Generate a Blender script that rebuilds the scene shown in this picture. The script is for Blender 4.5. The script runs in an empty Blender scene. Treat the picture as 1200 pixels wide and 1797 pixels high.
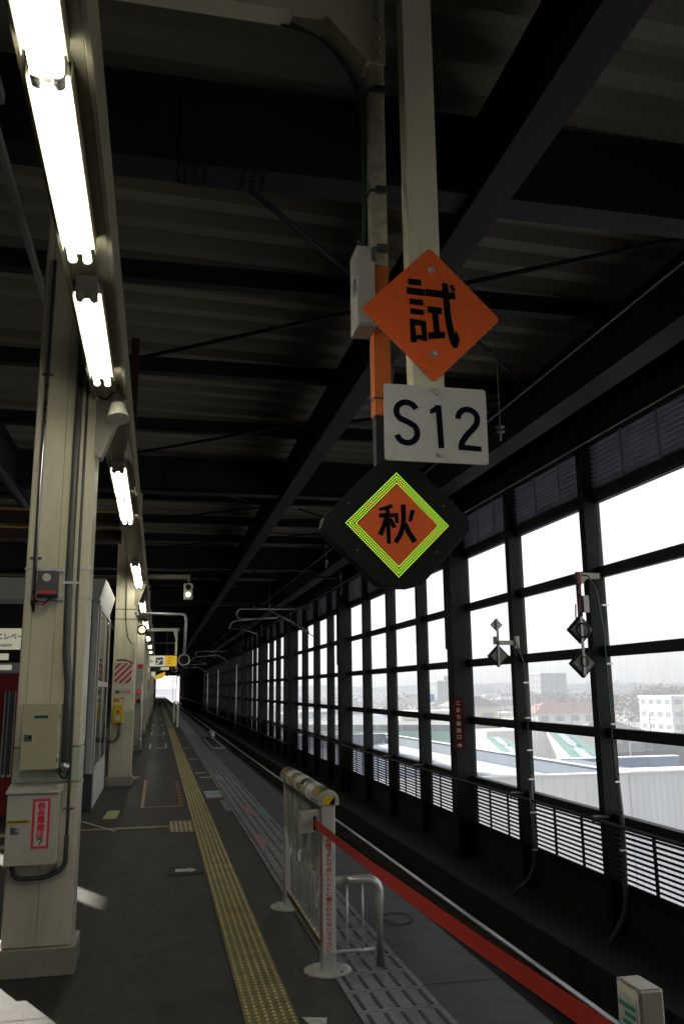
import bpy, math, random
from mathutils import Vector, Matrix
random.seed(7)
C = bpy.context.collection
SC = bpy.context.scene
R = math.radians
pi = math.pi

# ------------------------------------------------------------------ materials
def nodes(name):
    m = bpy.data.materials.new(name); m.use_nodes = True
    nt = m.node_tree
    return m, nt, nt.nodes['Principled BSDF'], nt.nodes['Material Output']

def col4(c):
    return (c[0], c[1], c[2], 1)

def mat(name, col, rough=.6, metal=0., var=.18, scale=2.5, bump=0., bscale=60, spec=.5, stretch=(1, 1, 1),
        dirt=None, dscale=1.2, damount=.5, rvar=.15):
    m, nt, b, out = nodes(name)
    N, L = nt.nodes, nt.links
    g = N.new('ShaderNodeNewGeometry')
    mp = N.new('ShaderNodeMapping'); mp.inputs['Scale'].default_value = stretch
    L.new(g.outputs['Position'], mp.inputs['Vector'])
    n1 = N.new('ShaderNodeTexNoise'); n1.inputs['Scale'].default_value = scale; n1.inputs['Detail'].default_value = 8
    n1.inputs['Roughness'].default_value = .65
    L.new(mp.outputs[0], n1.inputs['Vector'])
    mr = N.new('ShaderNodeMapRange'); mr.inputs['From Min'].default_value = .3; mr.inputs['From Max'].default_value = .7
    L.new(n1.outputs['Fac'], mr.inputs['Value'])
    mx = N.new('ShaderNodeMix'); mx.data_type = 'RGBA'
    mx.inputs[6].default_value = col4([x * (1 - var) for x in col])
    mx.inputs[7].default_value = col4([min(1, x * (1 + var)) for x in col])
    L.new(mr.outputs[0], mx.inputs[0])
    src = mx.outputs[2]
    if dirt:
        n2 = N.new('ShaderNodeTexNoise'); n2.inputs['Scale'].default_value = dscale; n2.inputs['Detail'].default_value = 10
        n2.inputs['Roughness'].default_value = .75
        L.new(mp.outputs[0], n2.inputs['Vector'])
        m2 = N.new('ShaderNodeMapRange'); m2.inputs['From Min'].default_value = .48; m2.inputs['From Max'].default_value = .68
        m2.inputs['To Max'].default_value = damount
        L.new(n2.outputs['Fac'], m2.inputs['Value'])
        x2 = N.new('ShaderNodeMix'); x2.data_type = 'RGBA'
        L.new(m2.outputs[0], x2.inputs[0]); L.new(src, x2.inputs[6]); x2.inputs[7].default_value = col4(dirt)
        src = x2.outputs[2]
    L.new(src, b.inputs['Base Color'])
    b.inputs['Metallic'].default_value = metal
    b.inputs['Specular IOR Level'].default_value = spec
    rr = N.new('ShaderNodeMapRange'); rr.inputs['To Min'].default_value = max(.02, rough - rvar)
    rr.inputs['To Max'].default_value = min(1, rough + rvar)
    L.new(n1.outputs['Fac'], rr.inputs['Value']); L.new(rr.outputs[0], b.inputs['Roughness'])
    if bump:
        n3 = N.new('ShaderNodeTexNoise'); n3.inputs['Scale'].default_value = bscale; n3.inputs['Detail'].default_value = 4
        L.new(g.outputs['Position'], n3.inputs['Vector'])
        bp = N.new('ShaderNodeBump'); bp.inputs['Strength'].default_value = bump; bp.inputs['Distance'].default_value = .01
        L.new(n3.outputs['Fac'], bp.inputs['Height']); L.new(bp.outputs[0], b.inputs['Normal'])
    return m

def weather(m, light=(.11, .11, .105), amount=.35, stretch=(1, 1, 1), scale=14, edge=.60):
    """fine scuffs and pale speckle over a material"""
    nt = m.node_tree; N, L = nt.nodes, nt.links; b = N['Principled BSDF']
    src = b.inputs['Base Color'].links[0].from_socket
    g = N.new('ShaderNodeNewGeometry'); mp = N.new('ShaderNodeMapping'); mp.inputs['Scale'].default_value = stretch
    L.new(g.outputs['Position'], mp.inputs['Vector'])
    n = N.new('ShaderNodeTexNoise'); n.inputs['Scale'].default_value = scale; n.inputs['Detail'].default_value = 12; n.inputs['Roughness'].default_value = .8; n.inputs['Distortion'].default_value = .6
    L.new(mp.outputs[0], n.inputs['Vector'])
    r_ = N.new('ShaderNodeMapRange'); r_.inputs['From Min'].default_value = edge - .06; r_.inputs['From Max'].default_value = edge + .12; r_.inputs['To Max'].default_value = amount
    L.new(n.outputs['Fac'], r_.inputs['Value'])
    x = N.new('ShaderNodeMix'); x.data_type = 'RGBA'; L.new(r_.outputs[0], x.inputs[0]); L.new(src, x.inputs[6]); x.inputs[7].default_value = col4(light)
    L.new(x.outputs[2], b.inputs['Base Color'])

def grime(m):
    nt = m.node_tree; N, L = nt.nodes, nt.links; out = N['Material Output']; src = out.inputs['Surface'].links[0].from_socket
    g = N.new('ShaderNodeNewGeometry'); mp = N.new('ShaderNodeMapping'); mp.inputs['Scale'].default_value = (1, 2.2, .35); L.new(g.outputs['Position'], mp.inputs['Vector'])
    n = N.new('ShaderNodeTexNoise'); n.inputs['Scale'].default_value = 3; n.inputs['Detail'].default_value = 9; n.inputs['Roughness'].default_value = .7; L.new(mp.outputs[0], n.inputs['Vector'])
    r_ = N.new('ShaderNodeMapRange'); r_.inputs['From Min'].default_value = .42; r_.inputs['From Max'].default_value = .75; r_.inputs['To Max'].default_value = .16; L.new(n.outputs['Fac'], r_.inputs['Value'])
    d = N.new('ShaderNodeBsdfDiffuse'); d.inputs[0].default_value = (.5, .5, .48, 1); tl = N.new('ShaderNodeBsdfTranslucent'); tl.inputs[0].default_value = (.7, .7, .68, 1)
    a = N.new('ShaderNodeMixShader'); a.inputs[0].default_value = .7; L.new(d.outputs[0], a.inputs[1]); L.new(tl.outputs[0], a.inputs[2])
    x = N.new('ShaderNodeMixShader'); L.new(r_.outputs[0], x.inputs[0]); L.new(src, x.inputs[1]); L.new(a.outputs[0], x.inputs[2]); L.new(x.outputs[0], out.inputs['Surface'])

def emis(name, col, strength, base=(0, 0, 0)):
    m, nt, b, out = nodes(name)
    b.inputs['Base Color'].default_value = col4(base)
    b.inputs['Emission Color'].default_value = col4(col)
    b.inputs['Emission Strength'].default_value = strength
    return m

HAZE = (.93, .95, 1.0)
def far(name, col, dist=650, var=.15, scale=.3, seam=None, glow=1.25):
    """outdoor material: bright winter haze mixed into the surface as emission, stronger with distance from the station"""
    m = mat(name, col, rough=.8, var=var, scale=scale, spec=.2)
    nt = m.node_tree; N, L = nt.nodes, nt.links
    b = N['Principled BSDF']; out = N['Material Output']
    g = N.new('ShaderNodeNewGeometry')
    if seam:
        sx = N.new('ShaderNodeSeparateXYZ'); L.new(g.outputs['Position'], sx.inputs[0])
        md = N.new('ShaderNodeMath'); md.operation = 'PINGPONG'; md.inputs[1].default_value = seam[1] / 2
        L.new(sx.outputs[seam[0]], md.inputs[0])
        lt = N.new('ShaderNodeMath'); lt.operation = 'LESS_THAN'; lt.inputs[1].default_value = .018
        L.new(md.outputs[0], lt.inputs[0])
        mm = N.new('ShaderNodeMix'); mm.data_type = 'RGBA'
        src = b.inputs['Base Color'].links[0].from_socket
        L.new(lt.outputs[0], mm.inputs[0]); L.new(src, mm.inputs[6]); mm.inputs[7].default_value = col4([x * .78 for x in col])
        L.new(mm.outputs[2], b.inputs['Base Color'])
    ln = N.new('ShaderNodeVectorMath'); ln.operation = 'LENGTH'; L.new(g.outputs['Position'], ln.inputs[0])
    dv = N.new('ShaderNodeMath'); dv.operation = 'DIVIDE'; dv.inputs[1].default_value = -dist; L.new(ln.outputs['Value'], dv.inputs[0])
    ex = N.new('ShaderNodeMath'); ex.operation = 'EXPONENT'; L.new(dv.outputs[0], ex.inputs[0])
    em = N.new('ShaderNodeEmission'); em.inputs['Color'].default_value = col4(HAZE); em.inputs['Strength'].default_value = glow * .75  # haze painted as emission, so distant surfaces glow by themselves
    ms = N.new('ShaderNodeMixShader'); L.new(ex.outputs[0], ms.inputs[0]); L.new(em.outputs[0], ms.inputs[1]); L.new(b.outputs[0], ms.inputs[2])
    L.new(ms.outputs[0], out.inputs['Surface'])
    return m

def glass(name, tint=(.96, .98, .98), refl=.06, fres=True, k=.35):
    m, nt, b, out = nodes(name); N, L = nt.nodes, nt.links
    N.remove(b)
    t = N.new('ShaderNodeBsdfTransparent'); t.inputs[0].default_value = col4(tint)
    gl = N.new('ShaderNodeBsdfGlossy'); gl.inputs['Roughness'].default_value = .03
    ms = N.new('ShaderNodeMixShader')
    if fres:
        lw = N.new('ShaderNodeLayerWeight'); lw.inputs['Blend'].default_value = .25
        mu = N.new('ShaderNodeMath'); mu.operation = 'MULTIPLY_ADD'; mu.inputs[1].default_value = k; mu.inputs[2].default_value = refl
        L.new(lw.outputs['Fresnel'], mu.inputs[0]); L.new(mu.outputs[0], ms.inputs[0])
    else:
        ms.inputs[0].default_value = refl
    L.new(t.outputs[0], ms.inputs[1]); L.new(gl.outputs[0], ms.inputs[2]); L.new(ms.outputs[0], out.inputs['Surface'])
    return m

M = {}
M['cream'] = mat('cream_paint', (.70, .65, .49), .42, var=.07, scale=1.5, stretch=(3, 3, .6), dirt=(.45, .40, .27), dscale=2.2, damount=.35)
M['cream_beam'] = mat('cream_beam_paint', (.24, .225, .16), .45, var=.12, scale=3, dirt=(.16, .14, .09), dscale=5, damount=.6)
M['post'] = mat('pale_post_paint', (.68, .65, .50), .45, var=.05, scale=4, stretch=(4, 4, .8), dirt=(.5, .46, .33), dscale=5, damount=.15)
M['post_old'] = mat('stained_post_paint', (.66, .62, .46), .5, var=.1, scale=4, dirt=(.14, .10, .05), dscale=14, damount=.6)
M['post_side'] = M['post']
M['tile_beige'] = mat('beige_tile', (.58, .52, .41), .35, var=.06, scale=2, dirt=(.2, .18, .14), dscale=3, damount=.3)
M['tile_green'] = mat('green_tile', (.46, .51, .38), .35, var=.06, scale=2, dirt=(.2, .2, .15), dscale=3, damount=.3)
M['plinth'] = mat('stone_plinth', (.26, .24, .18), .4, var=.25, scale=4, dirt=(.3, .3, .26), dscale=3, damount=.4, bump=.2)
M['platform'] = mat('platform_asphalt', (.046, .046, .043), .6, var=.35, scale=1.3, bump=.5, bscale=180, dirt=(.020, .020, .019), dscale=.7, damount=.8, stretch=(1.5, .6, 1), spec=.14)
M['concrete'] = mat('dark_concrete', (.030, .031, .032), .75, spec=.2, var=.3, scale=1.2, bump=.5, bscale=60, dirt=(.012, .012, .012), dscale=1.1, damount=.8)
M['concrete_edge'] = mat('edge_concrete', (.062, .065, .069), .6, spec=.25, var=.25, scale=1.6, bump=.4, bscale=90, dirt=(.02, .02, .02), dscale=1.5, damount=.7, stretch=(.6, 2.5, 1))
M['seam'] = mat('joint', (.012, .012, .012), .8)
M['bed'] = mat('track_bed', (.007, .007, .007), .9, var=.4, scale=2, bump=.6)
M['yellow_tile'] = mat('yellow_tactile', (.185, .145, .050), .5, var=.22, scale=4, dirt=(.08, .068, .028), dscale=3, damount=.8)
M['yellow_dot'] = mat('yellow_stud', (.62, .50, .20), .4, var=.15, scale=8, dirt=(.2, .17, .08), dscale=6, damount=.7)
M['grey_tile'] = mat('grey_tactile', (.21, .22, .225), .5, var=.22, scale=3.5, dirt=(.07, .07, .07), dscale=3, damount=.8)
M['bar_dark'] = mat('dark_bar', (.03, .03, .032), .5, var=.3, scale=8)
M['white_paint'] = mat('worn_white_paint', (.50, .50, .48), .6, var=.3, scale=10, dirt=(.12, .12, .12), dscale=9, damount=.8)
M['orange_paint'] = mat('worn_orange_paint', (.42, .22, .13), .6, var=.3, scale=10, dirt=(.1, .09, .08), dscale=9, damount=.7)
M['red_paint'] = mat('worn_red_paint', (.42, .07, .06), .6, var=.3, scale=10, dirt=(.1, .07, .07), dscale=12, damount=.9)
M['pale_yellow'] = mat('pale_yellow_sticker', (.42, .40, .17), .5, var=.1)
M['teal_paint'] = mat('worn_green_paint', (.12, .22, .18), .6, var=.3, scale=10)
M['blue_paint'] = mat('pale_blue_sticker', (.20, .30, .36), .5, var=.2, scale=8)
M['pink_paint'] = mat('worn_pink_paint', (.34, .17, .16), .6, var=.3, scale=10)
M['rail'] = mat('polished_rail', (.80, .81, .83), .30, metal=1, var=.05, rvar=.05)
M['rail_side'] = mat('rusty_rail_side', (.06, .045, .035), .8, var=.3)
M['steel_dark'] = mat('dark_steel_paint', (.019, .0215, .028), .6, var=.2, scale=2, spec=.3)
M['steel_frame'] = mat('frame_steel', (.007, .0078, .009), .55, var=.2, scale=3, spec=.22)
M['deck'] = mat('roof_deck', (.25, .24, .19), .75, var=.10, scale=1.2, stretch=(.3, .3, 1), dirt=(.2, .19, .15), dscale=1.0, damount=.3)
M['louver'] = mat('louver_metal', (.018, .020, .026), .45, var=.2)
M['louver_lit'] = mat('lit_upper_louver', (.24, .26, .33), .4, var=.2)  # paler copy of the louver metal; bluish light on upper slats painted in
M['pole_steel'] = mat('pole_steel', (.50, .47, .40), .35, metal=.75, var=.12, scale=10)
M['stainless'] = mat('stainless', (.60, .59, .55), .38, metal=.55, var=.08, scale=12, rvar=.1)
M['stainless_warm'] = mat('stainless_tube', (.58, .57, .54), .34, metal=.5, var=.08, scale=12, rvar=.08)
M['alu'] = mat('aluminium', (.40, .41, .41), .45, metal=.3, var=.06)
M['shelter_grey'] = mat('shelter_grey_panel', (.52, .53, .50), .42, var=.05)
M['shelter_dark'] = mat('shelter_dark_base', (.06, .063, .068), .4, var=.2)
M['box_grey'] = mat('cabinet_paint', (.52, .50, .42), .4, var=.06, dirt=(.22, .21, .17), dscale=3, damount=.3)
M['box_beige'] = mat('cabinet_beige', (.46, .42, .29), .4, var=.05)
M['black'] = mat('black_plastic', (.008, .008, .009), .6, var=.2, spec=.25)
M['conduit'] = mat('grey_conduit', (.085, .085, .08), .4, var=.15)
M['galv'] = mat('galvanised', (.55, .57, .60), .3, metal=1, var=.1)
M['rubber'] = mat('rubber_hose', (.03, .032, .035), .6)
M['orange_sign'] = mat('orange_sign', (.86, .135, .018), .5, var=.04, scale=3)
M['orange_sign2'] = mat('orange_sign_dim', (.86, .13, .018), .5, var=.05, scale=3)
M['orange_post'] = mat('orange_post_paint', (.72, .17, .035), .45, var=.06, dirt=(.3, .1, .05), dscale=9, damount=.4)
M['ink'] = mat('black_lettering', (.004, .004, .004), .85, spec=.08)
M['navy'] = mat('dark_navy_lettering', (.004, .004, .014), .85, spec=.08)
M['plate'] = mat('white_plate', (.56, .55, .51), .45, var=.03, scale=3)
M['red_ink'] = mat('red_lettering', (.55, .03, .04), .5)
M['sticker_red'] = mat('pink_red_sticker', (.75, .035, .07), .5, var=.04)
M['sticker_white'] = mat('white_sticker', (.55, .54, .50), .5, var=.04)
M['teal'] = mat('teal_label', (.01, .22, .17), .5)
M['yellow'] = mat('yellow_label', (.62, .42, .02), .5, var=.08)
M['belt'] = mat('red_belt', (.58, .030, .022), .6, var=.08, scale=8, bump=.15, bscale=400)
M['clearcap'] = mat('milky_cap', (.38, .37, .32), .25, var=.12, scale=14)
M['veil'] = mat('ribbed_translucent_sheet', (.42, .43, .41), .25, var=.35, scale=9, metal=.1)
M['redwall'] = mat('red_wall', (.22, .018, .018), .35, var=.1)
M['led'] = emis('led_lit', (.42, .95, .05), 1.15)
M['led2'] = emis('led_lit_warm', (.85, .85, .06), 1.0)
M['tube'] = emis('fluorescent_tube', (1.0, .97, .80), 29)
M['tube_far'] = emis('fluorescent_tube_far', (1.0, .96, .82), 26)
M['holder_glare'] = mat('holder_glare', (.85, .84, .78), .4, var=.03)  # pale copy of the grey holders; tube glare at the joint painted in
M['holder_grey'] = mat('holder_grey', (.16, .155, .14), .5, var=.1)
M['holder'] = mat('fixture_white', (.60, .58, .50), .4, var=.05)
M['lamp'] = emis('signal_lamp', (1.0, .93, .72), 3.0)
M['redlamp'] = emis('red_lamp', (1.0, .02, .03), 1.0)
M['signwhite'] = emis('lit_white_sign', (.82, .82, .66), .50, (.2, .2, .2))
M['signyellow'] = emis('lit_yellow_sign', (.85, .50, .02), .62, (.2, .12, .02))
M['elevsign'] = emis('lit_cream_sign', (.80, .77, .58), .42, (.2, .2, .15))
M['pane'] = glass('window_glass', refl=.0, k=.05)
M['mirrorglass'] = glass('shelter_glass', (.55, .57, .55), .38)
M['insul'] = mat('insulator', (.22, .20, .16), .35, var=.15)
M['pipe_dark'] = mat('dark_pipe', (.05, .05, .05), .5, var=.2)
M['zinc'] = mat('zinc_pipe', (.36, .37, .37), .4, metal=.5, var=.12)
M['brown'] = mat('dark_red_steel', (.055, .022, .018), .6)
M['stripe_white'] = M['sticker_white']

grime(M['pane'])
weather(M['platform'], (.10, .10, .095), .45, (3, .7, 1), 5, .56); weather(M['platform'], (.008, .008, .008), .8, (1, 1, 1), 1.6, .58)
weather(M['concrete_edge'], (.14, .145, .15), .4, (1, 2, 1), 6, .57); weather(M['concrete'], (.07, .07, .07), .4, (1, 2, 1), 5, .57)
weather(M['yellow_tile'], (.07, .06, .04), .8, (1, 1, 1), 6, .52); weather(M['grey_tile'], (.05, .05, .05), .7, (1, 1, 1), 5, .54)
weather(M['cream'], (.35, .29, .17), .3, (4, 4, 1.2), 3, .60); weather(M['post_old'], (.12, .08, .04), .7, (8, 8, 2), 6, .60)
weather(M['deck'], (.16, .13, .09), .3, (2.5, .6, 1), 2, .58); weather(M['plate'], (.30, .28, .22), .5, (2, 2, 1), 7, .60)
weather(M['orange_sign'], (.45, .10, .03), .5, (1, 1, 1), 6, .58); weather(M['box_grey'], (.25, .22, .16), .5, (3, 3, 1), 6, .60)
weather(M['tile_beige'], (.28, .24, .18), .5, (3, 3, .6), 4, .58)

# ------------------------------------------------------------------ builders
WL = {}
def tag(o, label=None, cat=None, group=None, kind=None):
    if label: o['label'] = label
    if cat: o['category'] = cat
    if group: o['group'] = group
    if kind: o['kind'] = kind
    return o

def thing(name, loc, label, cat, group=None):
    o = bpy.data.objects.new(name, None); C.objects.link(o); o.location = loc
    o.empty_display_size = .1
    WL[o.name] = Vector(loc)
    return tag(o, label, cat, group)

class MB:
    def __init__(s): s.v = []; s.f = []; s.sm = []
    def add(s, vs, fs, smooth=False):
        n = len(s.v); s.v += [tuple(v) for v in vs]; s.f += [tuple(n + i for i in f) for f in fs]; s.sm += [smooth] * len(fs)
        return s
    def box(s, x0, x1, y0, y1, z0, z1):
        vs = [(x, y, z) for z in (z0, z1) for y in (y0, y1) for x in (x0, x1)]
        return s.add(vs, [(0, 2, 3, 1), (4, 5, 7, 6), (0, 1, 5, 4), (2, 6, 7, 3), (0, 4, 6, 2), (1, 3, 7, 5)])
    def prism(s, pts, axis, a, b):
        """pts: 2-D outline (counter-clockwise), extruded along axis from a to b"""
        def mk(p, t):
            return (t, p[0], p[1]) if axis == 0 else (p[0], t, p[1]) if axis == 1 else (p[0], p[1], t)
        n = len(pts)
        vs = [mk(p, a) for p in pts] + [mk(p, b) for p in pts]
        return s.add(vs, [tuple(range(n))[::-1], tuple(range(n, 2 * n))] + [(i, (i + 1) % n, n + (i + 1) % n, n + i) for i in range(n)])
    def quad(s, a, b, c, d): return s.add([a, b, c, d], [(0, 1, 2, 3)])
    def poly(s, pts): return s.add(pts, [tuple(range(len(pts)))])
    def tube(s, pts, r, seg=10, caps=True, smooth=True):
        pts = [Vector(p) for p in pts]; rr = r if isinstance(r, (list, tuple)) else [r] * len(pts)
        rings = []; ref = None
        for i, p in enumerate(pts):
            t = (pts[min(i + 1, len(pts) - 1)] - pts[max(i - 1, 0)]).normalized()
            if ref is None:
                ref = Vector((0, 0, 1)) if abs(t.z) < .9 else Vector((1, 0, 0))
            a = t.cross(ref)
            if a.length < 1e-4: a = t.cross(Vector((0, 1, 0)))
            a.normalize(); bb = t.cross(a).normalized(); ref = a.cross(t) if False else ref
            rings.append([p + (a * math.cos(2 * pi * k / seg) + bb * math.sin(2 * pi * k / seg)) * rr[i] for k in range(seg)])
        vs = [v for ring in rings for v in ring]; fs = []
        for i in range(len(pts) - 1):
            for k in range(seg):
                k2 = (k + 1) % seg
                fs.append((i * seg + k, i * seg + k2, (i + 1) * seg + k2, (i + 1) * seg + k))
        s.add(vs, fs, smooth)
        if caps:
            n = len(s.v); s.f += [tuple(n - len(vs) + k for k in range(seg))[::-1], tuple(n - seg + k for k in range(seg))]; s.sm += [False, False]
        return s
    def cyl(s, c, axis, r, h, seg=20, r2=None):
        c = Vector(c); d = Vector((0, 0, 0)); d[axis] = h
        return s.tube([c, c + d], [r, r if r2 is None else r2], seg)
    def bend(s, pts, r, rad=.08, seg=10, k=6):
        return s.tube(rounded(pts, rad, k), r, seg)
    def ibeam(s, x0, x1, y, z0, h, w, axis=0, tf=.02, tw=.014):
        """I beam running along axis; z0 bottom"""
        prof = [(-w / 2, 0), (w / 2, 0), (w / 2, tf), (tw / 2, tf), (tw / 2, h - tf), (w / 2, h - tf), (w / 2, h), (-w / 2, h), (-w / 2, h - tf), (-tw / 2, h - tf), (-tw / 2, tf), (-w / 2, tf)]
        return s.prism([(y + p[0], z0 + p[1]) for p in prof], axis, x0, x1)
    def build(s, name, m, parent=None, bevel=0, segs=2, label=None, cat=None, group=None, kind=None):
        off = Vector((0, 0, 0))
        if parent is not None: off = WL[parent.name]
        me = bpy.data.meshes.new(name)
        me.from_pydata([(v[0] - off.x, v[1] - off.y, v[2] - off.z) for v in s.v], [], s.f)
        me.polygons.foreach_set('use_smooth', s.sm)
        me.materials.append(m); me.update()
        o = bpy.data.objects.new(name, me); C.objects.link(o)
        if parent is not None: o.parent = parent
        WL[o.name] = off.copy()
        if bevel:
            b = o.modifiers.new('b', 'BEVEL'); b.width = bevel; b.segments = segs; b.limit_method = 'ANGLE'; b.angle_limit = R(40)
        return tag(o, label, cat, group, kind)

def rounded(pts, rad, k=6):
    pts = [Vector(p) for p in pts]; out = [pts[0]]
    for i in range(1, len(pts) - 1):
        a, b, c = pts[i - 1], pts[i], pts[i + 1]
        u = (a - b); v = (c - b); r = min(rad, u.length * .49, v.length * .49)
        p0 = b + u.normalized() * r; p1 = b + v.normalized() * r
        for j in range(k + 1):
            t = j / k; out.append(p0 * (1 - t) ** 2 + b * 2 * t * (1 - t) + p1 * t * t)
    out.append(pts[-1]); return out

def dup(root, loc, label=None, group=None):
    r = root.copy(); C.objects.link(r); r.location = loc; WL[r.name] = Vector(loc)
    if label: r['label'] = label
    if group: r['group'] = group
    for ch in list(root.children):
        c = ch.copy(); C.objects.link(c); c.parent = r
        for g in ch.children:
            d = g.copy(); C.objects.link(d); d.parent = c
    return r

def struct(mb, name, m, **k): return mb.build(name, m, kind='structure', **k)

# text: glyphs turned into flat mesh; thickened by overlaying shifted copies a hair apart
def glyphs(body, bold=0.):
    cu = bpy.data.curves.new('glyph', 'FONT'); cu.body = body; cu.size = 1; cu.resolution_u = 4
    o = bpy.data.objects.new('glyph', cu); C.objects.link(o)
    bpy.context.view_layer.update()
    me = bpy.data.meshes.new_from_object(o.evaluated_get(bpy.context.evaluated_depsgraph_get()))
    vs = [(v.co.x, v.co.y) for v in me.vertices]; fs = [tuple(p.vertices) for p in me.polygons]
    bpy.data.objects.remove(o); bpy.data.curves.remove(cu); bpy.data.meshes.remove(me)
    if not vs: return [], []
    x0 = min(v[0] for v in vs); x1 = max(v[0] for v in vs); y0 = min(v[1] for v in vs); y1 = max(v[1] for v in vs)
    w = max(x1 - x0, 1e-6); h = max(y1 - y0, 1e-6)
    V = []; F = []
    offs = [(0, 0)] if not bold else [(bold * math.cos(a * pi / 4), bold * math.sin(a * pi / 4)) for a in range(8)] + [(0, 0)]
    for i, (dx, dy) in enumerate(offs):
        n = len(V)
        V += [(v[0] - x0 + dx, v[1] - y0 + dy, i * .00006) for v in vs]; F += [tuple(n + q for q in f) for f in fs]
    return (V, F), (w, h)

def put(mb, body, cx, cz, w, h, y, bold=0., keep=False, axis='-y'):
    """lay the glyphs of body centred at (cx, cz) in a w x h box on a plane facing -Y at y"""
    (V, F), (gw, gh) = glyphs(body, bold)
    if keep:
        k = min(w / gw, h / gh); sx = sz = k
    else:
        sx, sz = w / gw, h / gh
    if axis == '-y':
        mb.add([(cx + (v[0] - gw / 2) * sx, y - v[2], cz + (v[1] - gh / 2) * sz) for v in V], F)
    elif axis == '-x':   # plane facing -X at x=y ; cx is world y, reading from +Y to -Y
        mb.add([(y - v[2], cx - (v[0] - gw / 2) * sx, cz + (v[1] - gh / 2) * sz) for v in V], F)

def vertical(mb, body, cx, ztop, size, pitch, y, bold=0., axis='-y', wide=1.):
    for i, ch in enumerate(body):
        (V, F), (gw, gh) = glyphs(ch, bold)
        k = size
        if ch in 'ー': pass
        cz = ztop - pitch * (i + .5)
        if axis == '-y':
            mb.add([(cx + (v[0] - gw / 2) * k * wide, y - v[2], cz + (v[1] - gh / 2) * k) for v in V], F)
        else:
            mb.add([(y - v[2], cx - (v[0] - gw / 2) * k * wide, cz + (v[1] - gh / 2) * k) for v in V], F)

def stroke(mb, pts, w, y, o=(0, 0), s=1., up=True):
    """flat stroke with width(s) w through 2-D points (pixel style: y down) mapped to the plane facing -Y"""
    ww = w if isinstance(w, (list, tuple)) else [w] * len(pts)
    P = [Vector(p) for p in pts]; L_ = []; R_ = []
    for i, p in enumerate(P):
        t = (P[min(i + 1, len(P) - 1)] - P[max(i - 1, 0)]).normalized(); n = Vector((-t.y, t.x))
        if 0 < i < len(P) - 1:
            t1 = (P[i] - P[i - 1]).normalized(); c = max(.5, abs(t1.dot(t))); hw = ww[i] / 2 / c
        else: hw = ww[i] / 2
        L_.append(p + n * hw); R_.append(p - n * hw)
    q = lambda p: (o[0] + p.x * s, y, o[1] - p.y * s)
    vs = [q(p) for p in L_] + [q(p) for p in R_]; n = len(P)
    mb.add(vs, [(i, i + 1, n + i + 1, n + i) for i in range(n - 1)])

def pl(mb, pts, y, o, s):
    mb.add([(o[0] + p[0] * s, y, o[1] - p[1] * s) for p in pts], [tuple(range(len(pts)))])

def arc(cx, cy, r, a0, a1, k=12, ry=None):
    ry = ry or r
    return [(cx + r * math.cos(R(a0 + (a1 - a0) * i / k)), cy + ry * math.sin(R(a0 + (a1 - a0) * i / k))) for i in range(k + 1)]

# ------------------------------------------------------------------ camera, sky, sun
pitch, yaw, roll = R(11.834), R(12.176), R(.6)
F = Vector((math.sin(yaw) * math.cos(pitch), math.cos(yaw) * math.cos(pitch), math.sin(pitch)))
Rr = Vector((math.cos(yaw), -math.sin(yaw), 0)); U = Rr.cross(F)
R2 = Rr * math.cos(roll) - U * math.sin(roll); U2 = Rr * math.sin(roll) + U * math.cos(roll)
cam = bpy.data.cameras.new('camera'); co = bpy.data.objects.new('camera', cam); C.objects.link(co)
mw = Matrix.Identity(4)
for i in range(3):
    mw[i][0] = R2[i]; mw[i][1] = U2[i]; mw[i][2] = -F[i]
mw[0][3], mw[1][3], mw[2][3] = 0, 0, 1.65
co.matrix_world = mw
cam.sensor_fit = 'VERTICAL'; cam.sensor_height = 36; cam.sensor_width = 24; cam.lens = 1480 / 1797 * 36
cam.clip_start = .05; cam.clip_end = 12000
SC.camera = co

sun_el, sun_az = R(20), R(-27.3)     # azimuth from +Y towards +X
sd = Vector((math.sin(sun_az) * math.cos(sun_el), math.cos(sun_az) * math.cos(sun_el), math.sin(sun_el)))
W = bpy.data.worlds.new('World'); SC.world = W; W.use_nodes = True
nt = W.node_tree; bg = nt.nodes['Background']
sky = nt.nodes.new('ShaderNodeTexSky'); sky.sky_type = 'NISHITA'; sky.sun_disc = False
sky.sun_elevation = sun_el; sky.sun_rotation = sun_az; sky.air_density = 1.2; sky.dust_density = 4.0; sky.ozone_density = 1
hs = nt.nodes.new('ShaderNodeHueSaturation'); hs.inputs['Saturation'].default_value = .25
nt.links.new(sky.outputs[0], hs.inputs['Color']); mxw = nt.nodes.new('ShaderNodeMix'); mxw.data_type = 'RGBA'; mxw.inputs[0].default_value = .65; mxw.inputs[7].default_value = (5.3, 5.4, 5.5, 1)   # thin bright haze over the sky
nt.links.new(hs.outputs[0], mxw.inputs[6]); nt.links.new(mxw.outputs[2], bg.inputs['Color'])
bg.inputs['Strength'].default_value = .25
sl = bpy.data.lights.new('sun', 'SUN'); sl.energy = 12; sl.angle = R(.5); sl.color = (1, .93, .80)
so = bpy.data.objects.new('sun', sl); C.objects.link(so); so.rotation_euler = sd.to_track_quat('Z', 'Y').to_euler()
SC.view_settings.view_transform = 'Standard'; SC.view_settings.look = 'None'; SC.view_settings.exposure = 0
SC.cycles.use_denoising = True; SC.cycles.max_bounces = 8; SC.cycles.transparent_max_bounces = 12
SC.cycles.caustics_reflective = False; SC.cycles.caustics_refractive = False
SC.cycles.sample_clamp_indirect = 4

ROOF_END = 225.
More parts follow.
